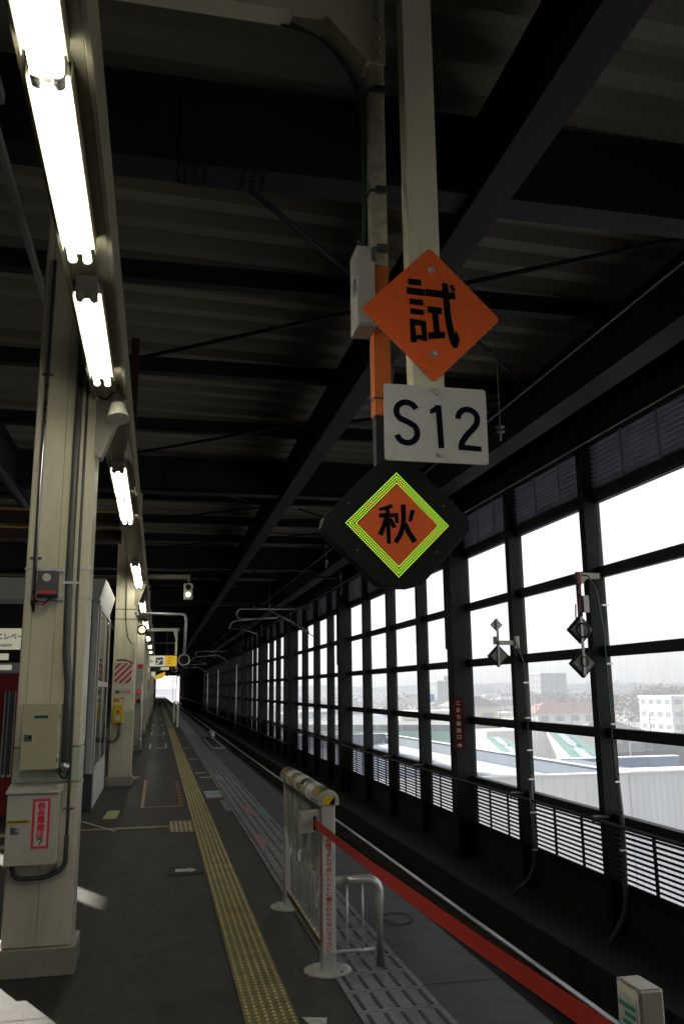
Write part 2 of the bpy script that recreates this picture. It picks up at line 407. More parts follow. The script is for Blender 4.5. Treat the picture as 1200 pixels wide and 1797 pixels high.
# ------------------------------------------------------------------ the setting: platform, track, walkway
b = MB(); b.box(-8.2, 1.985, -6, 250, -1.5, 0); struct(b, 'platform', M['platform'])
b = MB(); b.box(1.5, 2.0, -6, 112, .002, .006)
b = MB(); b.quad((1.53, -6, .004), (1.985, -6, .004), (1.985, 250, .004), (1.53, 250, .004)); struct(b, 'platform_edge', M['concrete_edge'])
b = MB()      # cast joints of the platform surface and its edge slabs
for i in range(75):
    y = -1 + i * 1.5
    b.quad((1.53, y, .008), (1.985, y, .008), (1.985, y + .012, .008), (1.53, y + .012, .008))
for i in range(38):
    y = -1 + i * 3.0 + .02
    b.quad((-8, y, .004), (.47, y, .004), (.47, y + .008, .004), (-8, y + .008, .004))
    b.quad((.78, y, .004), (1.06, y, .004), (1.06, y + .008, .004), (.78, y + .008, .004))
for x in (-2.6,):
    b.quad((x, -6, .0045), (x + .008, -6, .0045), (x + .008, 112, .0045), (x, 112, .0045))
struct(b, 'platform_joint', M['seam'])
b = MB(); b.box(1.99, 4.62, -6, 400, -1.9, -1.62); struct(b, 'track_bed', M['bed'])
b = MB(); b.box(4.62, 5.66, -6, 260, -1.9, -1.25); struct(b, 'track_walkway', M['concrete'])
b = MB()
for i in range(80):
    y = 1.3 + i * 1.5
    b.quad((4.64, y, -1.246), (5.45, y, -1.246), (5.45, y + .012, -1.246), (4.64, y + .012, -1.246))
struct(b, 'walkway_joint', M['seam'])
b = MB(); b.box(4.60, 4.68, -6, 260, -1.249, -1.215); struct(b, 'walkway_kerb', M['concrete'])
b = MB(); b.box(-14, -8.3, -6, 400, -1.9, -1.5); struct(b, 'far_track_bed', M['bed'])

def rail(x):
    t = thing('rail', (x, 0, -1.5), 'steel rail with polished head running along the %s of the track' % ('far side' if x > 3.5 else 'near side'), 'rail')
    b = MB(); b.box(x - .035, x + .035, -6, 380, -1.335, -1.30); b.build('rail_head', M['rail'], t, bevel=.014, segs=4)
    b = MB(); b.box(x - .01, x + .01, -6, 380, -1.46, -1.335); b.box(x - .07, x + .07, -6, 380, -1.5, -1.46)
    b.build('rail_web', M['rail_side'], t)
rail(4.12); rail(2.685)
b = MB(); b.box(2.3, 4.5, -5, 380, -1.619, -1.53)
struct(b, 'track_slab', M['bed'])

# tactile paving -----------------------------------------------------------
t = thing('yellow_tactile_strip', (.62, 3, 0), 'worn yellow strip of studded tactile tiles running the length of the platform', 'tactile paving')
b = MB()
for i in range(760):
    y = 1 + i * .3
    b.box(.487 + .0015, .755 - .0015, y + .0015, y + .2985, -.002, .008)
b.build('studded_tile', M['yellow_tile'], t)
b = MB()
def stud(b, x, y, r=.0095, h=.0135, z=.008):
    vs = [(x + r * math.cos(k * pi / 3), y + r * math.sin(k * pi / 3), z) for k in range(6)] + [(x + .6 * r * math.cos(k * pi / 3), y + .6 * r * math.sin(k * pi / 3), h) for k in range(6)]
    b.add(vs, [(k, (k + 1) % 6, 6 + (k + 1) % 6, 6 + k) for k in range(6)] + [tuple(range(6, 12))], True)
for i in range(int(36 / .05)):
    y = 2.8 + i * .05
    for k in range(6):
        x = .487 + .0225 + k * .0446
        stud(b, x + (.0 if True else 0), y)
b.build('stud', M['yellow_dot'], t)

t = thing('grey_tactile_strip', (1.29, 3, 0), 'pale grey tactile slabs with dark bars beside the platform edge', 'tactile paving')
b = MB(); x0, x1 = 1.065, 1.525
for i in range(760):
    y = 1.02 + i * .305
    b.box(x0 + .002, x1 - .002, y + .002, y + .303, -.002, .007)
b.build('grey_slab', M['grey_tile'], t)
b = MB()
for i in range(110):
    y = 1.02 + i * .305
    for k in range(5):
        x = x0 + .046 + k * .092
        b.box(x - .011, x + .011, y + .035, y + .27, .006, .0105)
b.build('bar', M['bar_dark'], t, bevel=.003)

t = thing('yellow_tactile_branch', (-.2, 11.3, 0), 'thin yellow tactile line crossing the platform to the main studded strip', 'tactile paving')
b = MB()
for i in range(9):
    x = -2.45 + i * .3; b.box(x + .002, x + .298, 11.05, 11.36, -.002, .006)
b = MB(); b.box(-4, .2, 11.16, 11.30, -.002, .005); b.build('line_tile', M['yellow_tile'], t)
b = MB(); b.box(.2, .484, 10.72, 11.62, -.002, .008); b.build('bar_tile', M['yellow_tile'], t)
b = MB()
for k in range(5): b.box(.215 + k * .056, .232 + k * .056, 10.76, 11.58, .008, .013)
b.build('bar', M['yellow_dot'], t)

# painted floor marks ------------------------------------------------------
def flat(name, pts, m, label, z=.0065, cat='floor marking', group=None):
    b = MB(); b.poly([(p[0], p[1], z) for p in pts])
    return b.build(name, m, label=label, cat=cat, group=group)
def rect(x0, x1, y0, y1): return [(x0, y0), (x1, y0), (x1, y1), (x0, y1)]
t = thing('floor_arrow', (.3, 8.5, 0), 'small white arrow on a black patch pointing to the yellow strip', 'floor marking')
b = MB(); b.poly([(p[0], p[1], .0065) for p in rect(.14, .47, 8.33, 8.72)]); b.build('patch', M['black'], t)
b = MB(); b.poly([(.215, 8.44, .010), (.345, 8.44, .010), (.345, 8.39, .010), (.415, 8.50, .010), (.345, 8.62, .010), (.345, 8.57, .010), (.215, 8.57, .010)]); b.build('arrow', M['white_paint'], t)
flat('floor_sticker', [(-.655, 12.05), (-.475, 12.05), (-.455, 12.85), (-.625, 12.85)], M['pale_yellow'], 'pale yellow square sticker on the floor near the shelter corner')
flat('floor_line', rect(-.185, -.14, 13.05, 16.9), M['orange_paint'], 'faded orange line on the floor in front of the second column')
flat('floor_line', rect(-.14, .36, 13.05, 13.12), M['orange_paint'], 'thin faded orange crossline meeting the red floor lettering', z=.0075)
b = MB()
for i in range(9): 
    y = 13.2 + i * .4
    put(b, '危険ですのでお下'[i % 8], 0, 0, 1, 1, 0)
    n = len(b.v)
b = MB()
for i in range(9):
    y = 13.05 + i * .40
    b.poly([(p[0], p[1], .0065) for p in rect(.372, .398, y, y + .30)]); b.poly([(p[0], p[1], .0065) for p in rect(.41, .432, y + .05, y + .22)])
b.build('floor_lettering', M['red_paint'], label='worn red lettering painted along the yellow strip', cat='floor marking')
flat('floor_triangle', [(-.47, 16.6), (-.26, 17.7), (-.47, 17.75)], M['pink_paint'], 'faded pink triangle on the floor beside the second column')
for k, (x0_, x1_, y_) in enumerate([(.80, 1.03, 18.0), (.84, 1.08, 17.05), (.80, 1.02, 21.55), (.80, 1.02, 25.8), (.80, 1.02, 30.7)]):
    flat('floor_dash', rect(x0_, x1_, y_, y_ + .16), M['white_paint'], ['white dash on the floor just past the one with a pale tile', 'white dash on the floor ending at a pale tile', 'third white dash from the fence between the tactile strips', 'fourth white dash from the fence between the tactile strips', 'farthest white dash between the tactile strips by the track pit'][k], group='white dashes between the tactile strips')
flat('floor_tile', rect(1.13, 1.25, 16.6, 17.5), M['blue_paint'], 'pale tile set into the grey tactile strip at the end of a white dash', z=.012)
t = thing('floor_plate', (.92, 14.3, 0), 'pale blue and white boarding sticker between the two tactile strips', 'floor marking')
for k, m in enumerate(['pink_paint', 'white_paint', 'blue_paint', 'blue_paint', 'white_paint']):
    b = MB(); b.poly([(p[0], p[1], .0065) for p in rect(.80, 1.05, 13.85 + k * .2, 14.03 + k * .2)]); b.build('band', M[m], t)
flat('floor_patch', [(.99, 12.4), (1.06, 12.4), (1.06, 13.6), (.97, 13.6)], M['teal_paint'], 'faded green patch on the left edge of the grey tactile strip')
flat('floor_patch', rect(1.40, 1.52, 11.5, 12.6), M['teal_paint'], 'faded green patch on the right edge of the grey tactile strip', z=.0115)
flat('floor_patch', rect(1.24, 1.34, 11.9, 12.7), M['pink_paint'], 'faded pink patch on the grey tactile strip between green ones', z=.0115)
flat('floor_patch', rect(1.13, 1.22, 9.6, 10.3), M['pink_paint'], 'faded pink patch on the grey tactile strip nearest the fence', z=.0115)
for k, y_ in enumerate((26, 33.8, 42, 52)):
    t = thing('floor_bracket_mark', (.1, y_, 0), ['nearest white corner marks on the floor left of the yellow strip', 'second white corner marks on the floor left of the yellow strip', 'third white corner marks on the floor left of the yellow strip', 'farthest white corner marks on the floor left of the yellow strip'][k], 'floor marking', 'white corner marks of the boarding places')
    b = MB(); b.poly([(p[0], p[1], .0065) for p in rect(-.19, -.14, y_, y_ + 2.4)]); b.poly([(p[0], p[1], .0065) for p in rect(.27, .32, y_, y_ + 2.4)])
    b.poly([(p[0], p[1], .0065) for p in rect(.0, .27, y_, y_ + .25)]); b.build('line', M['white_paint'], t)
flat('floor_triangle', [(.775, 4.70), (.90, 4.66), (.84, 4.40)], M['white_paint'], 'white painted triangle on the floor beside the nearest yellow tiles')
flat('floor_line', [(-.94, 11.97), (-.45, 11.0), (-.44, 11.05), (-.93, 12.04)], M['white_paint'], 'thin white scratched line on the floor right of the first column')
for k, (y0_, y1_) in enumerate(((10.1, 10.35), (10.9, 11.15))):
    flat('floor_dash', rect(-3.5, -1.1, y0_, y1_), M['pale_yellow'], ['pale floor stripe left of the first column, nearer one', 'pale floor stripe left of the first column, farther one'][k])
t = thing('manhole_ring', (1.78, 6.4, 0), 'thin dark ring cover in the platform edge beside the rail fence', 'cover')
b = MB(); 
for i in range(28):
    a = 2 * pi * i / 28; a2 = 2 * pi * (i + 1) / 28
    b.quad(*[(1.76 + r_ * math.cos(q), 6.4 + r_ * 1.6 * math.sin(q), .009) for r_, q in ((.11, a), (.095, a), (.095, a2), (.11, a2))])
b.build('ring', M['seam'], t)
t = thing('platform_pit', (1.75, 28, 0), 'dark sunken pit with pale rim in the platform edge', 'pit')
b = MB(); b.poly([(p[0], p[1], .013) for p in rect(1.535, 1.98, 24.6, 31.5)]); b.build('pit', M['black'], t)
b = MB(); b.box(1.56, 1.60, 24.9, 29.8, .01, .05); b.box(1.90, 1.94, 24.9, 29.8, .01, .05); b.box(1.60, 1.90, 24.9, 25.2, .01, .045); b.build('rim', M['alu'], t)
b = MB(); b.tube([(1.86, 29.5, .10), (1.98, 31.5, .14), (2.0, 33, .12)], .06, 10); b.build('pipe', M['zinc'], t)

# ------------------------------------------------------------------ roof
DECK = lambda x: 5.93 - .028 * (x - 2)
b = MB(); XL, XR = -7.35, 5.62; p = .46; y = -5.
prof = []
while y < ROOF_END:
    prof += [(y, 0), (y + .16, 0), (y + .22, .13), (y + .40, .13)]
    y += p
prof.append((y, 0))
vs = []
for (yy, dz) in prof: vs += [(XL, yy, DECK(XL) + dz), (XR, yy, DECK(XR) + dz)]
b.add(vs, [(2 * i, 2 * i + 1, 2 * i + 3, 2 * i + 2) for i in range(len(prof) - 1)])
b.build('roof_deck', M['deck'], label='dark ribbed metal roof deck over the platform and the track', cat='roof')
b = MB(); b.box(XL - .02, XR + .05, -5.2, ROOF_END + .3, 6.33, 6.40); b.box(XL - .12, XL - .02, -5.2, ROOF_END, 5.9, 6.33); b.build('roof_cover', M['steel_dark'], label='flat outer roof skin above the ribbed deck', cat='roof')

def main_beam():
    t = thing('roof_beam', (0, 5.4, 5.2), 'deep dark steel roof beam above the hanging signs', 'beam', 'deep main roof beams across the platform')
    b = MB(); b.ibeam(XL, 5.3, 5.4, 5.2, .66, .26, 0); b.build('girder', M['steel_dark'], t)
    for x in (.35, -3.5):
        b = MB(); b.box(x - .32, x + .32, 5.4 - .024, 5.4 - .008, 5.28, 5.78); b.box(x - .32, x + .32, 5.27, 5.53, 5.19, 5.199)
        for i in range(8):
            for q in (-.22, -.10, .10, .22):
                b.cyl((x + q, 5.37, 5.32 + i * .058), 1, .016, .012, 6)
        for i in range(5):
            for q in (-.27, -.2, -.13, .13, .2, .27):
                b.cyl((x + q, 5.30 + i * .05, 5.178), 2, .014, .012, 6)
        b.build('splice_plate', M['steel_dark'], t)
    return t
mb0 = main_beam(); k = 0
names = ['second deep roof beam from the hanging signs', 'third deep roof beam from the hanging signs']
for i in range(1, 22):
    dup(mb0, (0, 5.4 + 10 * i, 5.2), names[i - 1] if i <= 2 else 'deep dark steel roof beam far along the platform roof')
def sec_beam(y):
    t = MB(); t.ibeam(XL, 5.3, 0, -.15, .30, .16, 0)
    return t
s0 = None
for i in range(60):
    y = 2.9 + 2.5 * i
    if abs((y - 5.4) % 10) < .1 or y > ROOF_END - 1: continue
    if s0 is None:
        b = MB(); b.ibeam(XL, 5.3, 0, -.13, .20, .13, 0); s0 = b.build('roof_purlin', M['steel_dark'])
        tag(s0, 'slim dark roof crossbeam between the deep beams', 'beam', 'slim crossbeams under the roof deck'); s0.location = (0, y, 5.73); continue
    o = s0.copy(); C.objects.link(o); o.location = (0, y, 5.73)
# longitudinal girders
b = MB(); b.ibeam(-5, ROOF_END, 2.28, 5.15, .60, .26, 1, tf=.02); b.build('roof_girder', M['steel_dark'], label='long dark girder running away over the platform edge', cat='beam')
b = MB(); b.ibeam(-5, ROOF_END, 4.83, 5.02, .62, .34, 1, tf=.02); b.build('roof_girder', M['steel_dark'], label='long dark girder running just inside the window wall', cat='beam')
b = MB(); b.ibeam(-5, ROOF_END, -2.6, 5.15, .60, .24, 1, tf=.02); b.build('roof_girder', M['steel_dark'], label='long dark girder over the left part of the platform', cat='beam')
g0 = None
for i in range(0, 10):       # gussets at the window girder
    if g0 is None:
        b = MB(); b.box(4.55, 5.58, -.12, .12, -.02, .02); b.box(4.98, 5.58, -.01, .01, .02, .5); g0 = b.build('girder_bracket', M['steel_dark']); g0.location = (0, 5.4, 5.0)
        tag(g0, 'flat steel bracket tying the window girder to the wall column', 'bracket', 'steel brackets along the window girder'); continue
    o = g0.copy(); C.objects.link(o); o.location = (0, 5.4 + 10 * i, 5.0)
# diagonal rods
def rods():
    t = thing('roof_brace', (0, 5.4, 5.5), 'thin steel brace rods set diagonally under the roof deck', 'brace', 'diagonal brace rods under the roof')
    for (a, c) in (((-.45, 9.8), (2.15, 7.8)), ((.30, 5.7), (2.15, 7.75)), ((2.45, 7.45), (4.7, 5.8)), ((2.9, 7.9), (4.7, 9.9)), ((-.45, 13.9), (2.15, 11.7)), ((2.45, 11.8), (4.7, 10.2))):
        b = MB(); b.tube([(a[0], a[1], 5.52), (c[0], c[1], 5.52)], .024, 6); b.build('rod', M['steel_dark'], t)
    return t
r0 = rods()
for i in range(-1, 6):
    if i: dup(r0, (0, 5.4 + 10 * i, 5.5))
b = MB(); b.box(-.43, -.34, 9.55, 9.64, 3.86, 5.7); b.build('roof_hanger', M['brown'], label='dark brown square hanger between the roof and the light beam', cat='post')

# ------------------------------------------------------------------ window wall
XW = 5.6
def wall_bay(y0):
    """one 10 m bay: column at y0, three mullions, four window columns"""
    t = thing('window_wall_bay', (XW, y0, -1.25), 'glazed wall bay of dark steel with louvres above and below', 'window wall', 'glazed wall bays along the track')
    b = MB(); b.box(XW - .36, XW + .02, y0 - .16, y0 + .16, -1.25, 5.9); b.box(XW - .38, XW - .36, y0 - .19, y0 + .19, 2.35, 5.0)
    b.build('column', M['steel_frame'], t, bevel=.008)
    m0 = None
    for k in (1, 2, 3):
        y = y0 + 2.5 * k
        b = MB(); b.box(XW - .20, XW + .03, y - .045, y + .045, -1.25, 4.92); b.box(XW - .215, XW - .20, y - .07, y + .07, -1.25, 4.92)
        b.build('mullion', M['steel_frame'], t, bevel=.004)
    segs = [(y0 + 2.5 * k + (.16 if k == 0 else .045), y0 + 2.5 * (k + 1) - (.16 if k == 3 else .045)) for k in range(4)]
    for z in (4.10, 3.10, 2.09, 1.08, .04, 4.86, -.74):
        hh = .055 if z not in (4.10, .04) else .07
        b = MB()
        for a, c in segs: b.box(XW - .10, XW + .01, a, c, z - hh, z + hh); b.box(XW - .07, XW + .012, a, c, z - hh - .02, z - hh)
        b.build('transom', M['steel_frame'], t)
    for k, (a, c) in enumerate(segs):
        for z0, z1 in ((.11, 1.025), (1.135, 2.035), (2.145, 3.045), (3.155, 4.03)):
            b = MB(); b.quad((XW - .02, a, z0), (XW - .02, c, z0), (XW - .02, c, z1), (XW - .02, a, z1)); b.build('pane', M['pane'], t)
        b = MB()
        for i in range(11):
            z = -.675 + i * .060
            b.prism([(XW - .06, z + .016), (XW - .06, z - .012), (XW + .0, z - .036), (XW + .0, z - .018)], 1, a, c)
        for q in (.33, .66):
            yy = a + (c - a) * q; b.box(XW - .075, XW - .062, yy - .03, yy + .03, -.69, -.02)
        b.build('lower_louver', M['louver'], t)
        b = MB()
        for i in range(10):
            z = 4.19 + i * .064
            b.prism([(XW - .07, z + .022), (XW - .07, z + .012), (XW + .0, z - .052), (XW + .0, z - .044)], 1, a, c)
        for q in (.02, .33, .66):
            yy = a + (c - a) * q; b.box(XW - .085, XW - .072, yy - .02, yy + .02, 4.17, 4.80)
        b.build('upper_louver', M['louver_lit'], t)
    b = MB()
    for a, c in segs: b.box(XW - .04, XW, a, c, -1.25, -.795)
    b.build('base_panel', M['steel_dark'], t)
    b = MB()
    b.box(XW - .04, XW, y0 + .16, y0 + 9.84, 4.925, 6.0)
    b.build('head_panel', M['steel_dark'], t)
    return t
wb = wall_bay(5.0)
for i in range(-1, 10):
    if i == 0: continue
    dup(wb, (XW, 5.0 + 10 * i, -1.25), None if i != 1 else 'glazed wall bay with the dark red vertical sign on its column')
wb['label'] = 'nearest glazed wall bay with the two back-to-front diamond signs'
for o in [o for o in bpy.data.objects if o.name.startswith('window_wall_bay.')]:
    if 'red vertical' not in o['label']: o['label'] = 'glazed dark steel wall bay farther along the track'
fw = None
for i in range(12):
    if fw is None:
        fw = thing('far_wall_section', (XW, 105, -1.25), 'dark far section of the window wall where frames close up', 'window wall', 'far sections of the window wall')
        b = MB(); b.box(XW - .02, XW, 105, 115, -1.25, 6.0); b.build('panel', M['steel_frame'], fw)
        for k in range(4):
            b = MB(); b.box(XW - .26, XW - .02, 105 + 2.5 * k, 105.12 + 2.5 * k, -1.25, 5.9); b.build('mullion', M['steel_frame'], fw)
    else: dup(fw, (XW, 105 + 10 * i, -1.25))
b = MB(); b.box(XW - .02, XW + .12, ROOF_END + 1, ROOF_END + 34, -1.25, 3.6)
b.build('end_wall', mat('sunlit_wall', (.62, .60, .56), .7), label='pale sunlit wall panel beyond the end of the roof', cat='wall')
t = thing('left_shade_wall', (-7.5, 0, 0), 'dark ribbed wall added unseen at the far left, with a high strip letting the sun in', 'wall')  # unseen wall added to darken the hall, left open for the sun patches
b = MB()
y = -6
while y < ROOF_END:
    zt = 5.95 if not (15.0 < y < 24) else 4.6
    b.box(-7.58, -7.52, y, y + .20, 0, zt); b.box(-7.62, -7.58, y + .20, y + .40, 0, zt); y += .4
b.build('ribbed_panel', M['steel_dark'], t)
b = MB(); b.box(-7.60, -7.50, 15, 24, 4.6, 4.7); b.box(-7.64, -7.50, 13, 26, 5.72, 6.42)  # fascia added unseen to set how far the sun reaches across the floor
b.build('sun_edge_fascia', M['steel_dark'], t)
b = MB(); b.box(-7.6, 5.6, -6.1, -6.0, -1.5, 5.95); b.build('station_end_wall', M['steel_dark'], label='dark wall closing the hall behind the viewer', cat='wall')
t = thing('wall_pipe', (5.25, 8, .05), 'thin horizontal pipe carried along the window wall on brackets', 'pipe')
b = MB(); b.tube([(5.25, -4, .06), (5.25, ROOF_END, .06)], .022, 8); b.build('pipe', M['pipe_dark'], t)
for i in range(24):
    y = 2.5 * i + .0
    if i % 4 == 2: continue
    b = MB(); b.box(5.22, 5.40, y - .12, y - .06, .085, .105); b.box(5.22, 5.28, y - .12, y - .06, .02, .03); b.box(5.21, 5.222, y - .12, y - .06, .02, .105)
    b.build('bracket', M['pipe_dark'], t)
t = thing('hand_rail', (5.2, 60, -.6), 'low pale rail along the far part of the window wall', 'rail')
b = MB(); b.tube([(5.3, 36, -.55), (5.3, 104, -.55)], .02, 6); b.build('bar', M['zinc'], t)
for k, (y_, z0_, z1_) in enumerate(((58, -1.2, 3.3), (76, -1.2, 3.4), (92, -1.2, 3.4))):
    b = MB(); b.tube([(5.12, y_, z0_), (5.12, y_, z1_)], .055, 8)
    b.build('wall_mast', M['zinc'], label=['nearest pale pole against the dark window wall', 'middle pale pole against the dark window wall', 'farthest pale pole against the dark window wall'][k], cat='pole', group='pale poles against the window wall')

# red vertical sign on the column at y 15
t = thing('red_column_sign', (5.24, 14.7, 1.0), 'dark red vertical transfer sign with white characters on a wall column', 'sign')
b = MB(); b.box(5.19, 5.40, 14.815, 14.835, .56, 1.47)
b.build('board', mat('dark_red_board', (.055, .006, .006), .7, spec=.1), t)
b = MB(); vertical(b, 'こまち乗換口', 5.295, 1.43, .085, .118, 14.812, .05, wide=1.1)
b.poly([(5.255, 14.811, .66), (5.30, 14.811, .66), (5.30, 14.811, .69), (5.345, 14.811, .64), (5.30, 14.811, .59), (5.30, 14.811, .62), (5.255, 14.811, .62)])
b.build('lettering', M['cream_beam'], t)
# green cables and conduits on two mullions
t = thing('wall_cable', (5.2, 9.6, 0), 'green cable and grey conduit running down the first mullion to the walkway', 'cable')
b = MB(); b.tube([(5.15, 9.78, 3.04), (5.2, 9.6, 3.0), (5.22, 9.45, 2.8), (5.25, 9.4, 2.3), (5.26, 9.4, .6)], .009, 6); b.build('green_cable', mat('green_cable', (.03, .12, .07), .5), t)
b = MB(); b.tube(rounded([(5.27, 9.38, .6), (5.30, 9.38, .0), (5.30, 9.45, -.9), (5.15, 9.6, -1.24)], .3), .030, 8); b.build('conduit', M['conduit'], t)
for z in (2.6, 1.9, 1.2, .55, -.2, -.7):
    b = MB(); b.box(5.22, 5.30, 9.33, 9.36, z, z + .02); b.build('clamp', M['galv'], t)
t = thing('wall_cable', (5.2, 12, 0), 'green cable and shiny conduit running down the second mullion to the walkway', 'cable')
b = MB(); b.tube([(5.2, 11.9, 2.3), (5.24, 11.75, 2.0), (5.25, 11.75, .3)], .009, 6); b.build('green_cable', bpy.data.materials['green_cable'], t)
b = MB(); b.tube(rounded([(5.25, 11.75, .42), (5.25, 11.75, -.9), (5.05, 12.1, -1.24)], .3), .028, 8); b.build('conduit', M['conduit'], t)
for z in (1.7, 1.2, .75, .35, -.1, -.6):
    b = MB(); b.box(5.2, 5.28, 11.70, 11.73, z, z + .02); b.build('clamp', M['galv'], t)

# back-to-front signs on the window wall
def diamond(mb, cx, cz, r, y0, y1, rz=None):
    rz = rz or r
    mb.prism([(cx - r, cz), (cx, cz - rz), (cx + r, cz), (cx, cz + rz)], 1, y0, y1)
M['signback'] = mat('sign_back', (.20, .19, .16), .5, var=.2, scale=20)
t = thing('hanging_diamond_pair', (5.1, 9.75, 3.0), 'two diamond sign backs hanging one under the other before the nearest window', 'sign')
b = MB(); b.prism([(5.10, 2.98), (5.42, 2.98), (5.42, 3.05), (5.10, 3.05)], 1, 9.7, 9.76); b.prism([(5.14, 2.88), (5.24, 2.98), (5.14, 2.98)], 1, 9.70, 9.76); b.build('arm', M['box_grey'], t)
b = MB(); b.box(5.10, 5.145, 9.69, 9.74, 2.50, 3.06); b.build('drop_post', mat('dull_red_post', (.20, .03, .03), .5), t)
b = MB(); b.box(5.15, 5.225, 9.66, 9.72, 2.55, 2.76); b.build('box', M['plate'], t, bevel=.004)
for i, cz in enumerate((2.34, 1.925)):
    b = MB(); diamond(b, 5.125, cz, .175, 9.72, 9.78); f = b.build('sign_frame', M['black'], t)
    b = MB(); diamond(b, 5.125, cz, .142, 9.712, 9.719); b.build('sign_back', M['signback'], f)
b = MB(); b.box(5.105, 5.135, 9.69, 9.71, 1.78, 2.56); b.build('strap', M['zinc'], t)
b = MB(); ring = [(5.125 + .085 * math.cos(a / 12 * 2 * pi), 9.68, 2.33 + .085 * math.sin(a / 12 * 2 * pi)) for a in range(13)]; b.tube(ring, .012, 6, False)
b.tube([(5.11, 9.68, 2.9), (5.08, 9.68, 2.8), (5.12, 9.68, 2.75)], .008, 6); b.tube([(5.05, 9.68, 2.65), (5.04, 9.68, 2.5), (5.06, 9.68, 2.35)], .008, 6)
ring = [(5.125 + .05 * math.cos(a / 10 * 2 * pi), 9.69, 1.95 + .06 * math.sin(a / 10 * 2 * pi)) for a in range(11)]; b.tube(ring, .008, 6, False)
b.build('cable_coil', M['black'], t)
t = thing('hanging_diamond_sign', (5.1, 12, 2.3), 'small pale diamond above a black diamond sign back on a bracket arm', 'sign')
b = MB(); diamond(b, 4.985, 2.575, .10, 12.10, 12.11); b.build('pale_diamond', M['plate'], t)
b = MB(); b.box(4.93, 5.02, 12.115, 12.125, 2.28, 2.40); b.build('square_plate', M['plate'], t)
b = MB(); diamond(b, 5.0, 2.11, .165, 12.10, 12.16); f = b.build('sign_frame', M['black'], t)
b = MB(); diamond(b, 5.0, 2.11, .13, 12.092, 12.099); b.build('sign_back', M['signback'], f)
b = MB(); b.box(4.975, 5.005, 12.07, 12.09, 1.96, 2.66); b.build('strap', M['alu'], t)
b = MB(); b.box(4.99, 5.26, 12.04, 12.07, 2.27, 2.335); b.box(5.24, 5.30, 12.0, 12.08, 2.22, 2.40); b.build('arm', M['box_grey'], t)

# feeder hooks on the columns
def hook():
    t = thing('feeder_hook', (5.2, 15, 4.8), 'curved pale feeder hook with insulator at the top of a wall column', 'hook', 'feeder hooks at the top of the wall columns')
    b = MB(); b.tube(rounded([(5.24, 14.82, 4.95), (5.24, 14.6, 4.90), (5.24, 14.45, 4.55), (5.24, 14.6, 4.40)], .18), .028, 8); b.build('pipe', M['insul'], t)
    b = MB()
    b.cyl((5.24, 14.6, 4.90), 2, .045, .22, 10); b.build('insulator', M['insul'], t)
    return t
h0 = hook()
for i in range(1, 5): dup(h0, (5.2, 15 + 10 * i, 4.8))
# roof hanging insulators
t0 = thing('hanging_insulator', (3.4, 6.9, 5.2), 'small insulator hanging on a thin rod from the roof', 'insulator', 'wire hangers under the roof')
b = MB(); b.tube([(3.4, 7.9, 5.55), (3.4, 7.9, 4.36)], .005, 6); b.build('rod', M['insul'], t0)
b = MB()
for i in range(2): b.tube([(3.4, 7.9, 4.24 + i * .05), (3.4, 7.9, 4.255 + i * .05), (3.4, 7.9, 4.28 + i * .05)], [.014, .05, .014], 12)
b.tube([(3.4, 7.9, 4.16), (3.4, 7.9, 4.36)], .012, 8); b.build('insulator', M['insul'], t0)
for i in range(1, 6): dup(t0, (3.4, 6.9 + 9.5 * i, 5.2))
# overhead wires
def wire(x, z, r, label):
    b = MB(); b.tube([(x, y, z) for y in range(-5, 200, 5)], r, 5); b.build('overhead_wire', M['insul'], label=label, cat='wire')
wire(3.4, 3.63, .0075, 'lower overhead contact wire above the track')
wire(3.4, 4.47, .007, 'upper overhead wire above the track')

# catenary cantilevers
def cantilever():
    t = thing('catenary_bracket', (5.5, 30.5, 3.4), 'nearest tubular catenary bracket with two ribbed insulators', 'catenary bracket', 'catenary brackets over the track')
    y = 30.5
    b = MB(); b.tube(rounded([(4.9, y, 4.52), (2.75, y, 4.50), (2.65, y, 4.32), (2.75, y, 4.14), (3.45, y, 4.15), (4.15, y, 4.20)], .17, 6), .036, 8)
    b.tube([(3.75, y, 4.50), (4.72, y, 4.02)], .034, 8); b.build('tube_frame', M['zinc'], t)
    b = MB()
    for (p0, p1) in (((4.8, 4.53), (5.62, 4.56)), ((4.68, 4.04), (5.62, 3.42))):
        n = 9
        for i in range(n):
            u = i / n; v = (i + .5) / n; w_ = (i + 1) / n
            P = [(p0[0] + (p1[0] - p0[0]) * q, y, p0[1] + (p1[1] - p0[1]) * q) for q in (u, v, w_)]
            if i < 6: b.tube(P, [.03, .085, .03], 10)
        b.tube([(p0[0], y, p0[1]), (p1[0], y, p1[1])], .02, 6)
    b.build('insulator', M['insul'], t)
    b = MB(); b.tube(rounded([(3.3, y, 4.14), (2.65, y, 4.08), (2.47, y, 3.98), (2.43, y, 3.78)], .08), [.026] * 16 if False else .028, 8)
    b.tube([(2.50, y, 3.80), (2.95, y, 3.76), (3.42, y, 3.60)], .018, 6); b.build('steady_arm', M['zinc'], t)
    b = MB(); b.tube([(3.3, y, 4.5), (3.3, y, 4.62)], .03, 6); b.tube([(4.15, y, 4.20), (4.18, y, 4.32)], .03, 6); b.build('clamp', M['zinc'], t)
    b = MB(); b.box(5.50, 5.66, y - .11, y + .11, -1.2, 4.9); b.build('mast', M['steel_frame'], t)
    return t
c0 = cantilever()
dup(c0, (5.5, 65, 3.4), 'second tubular catenary bracket farther down the track')
dup(c0, (5.5, 98, 3.4), 'farthest tubular catenary bracket near the roof end')

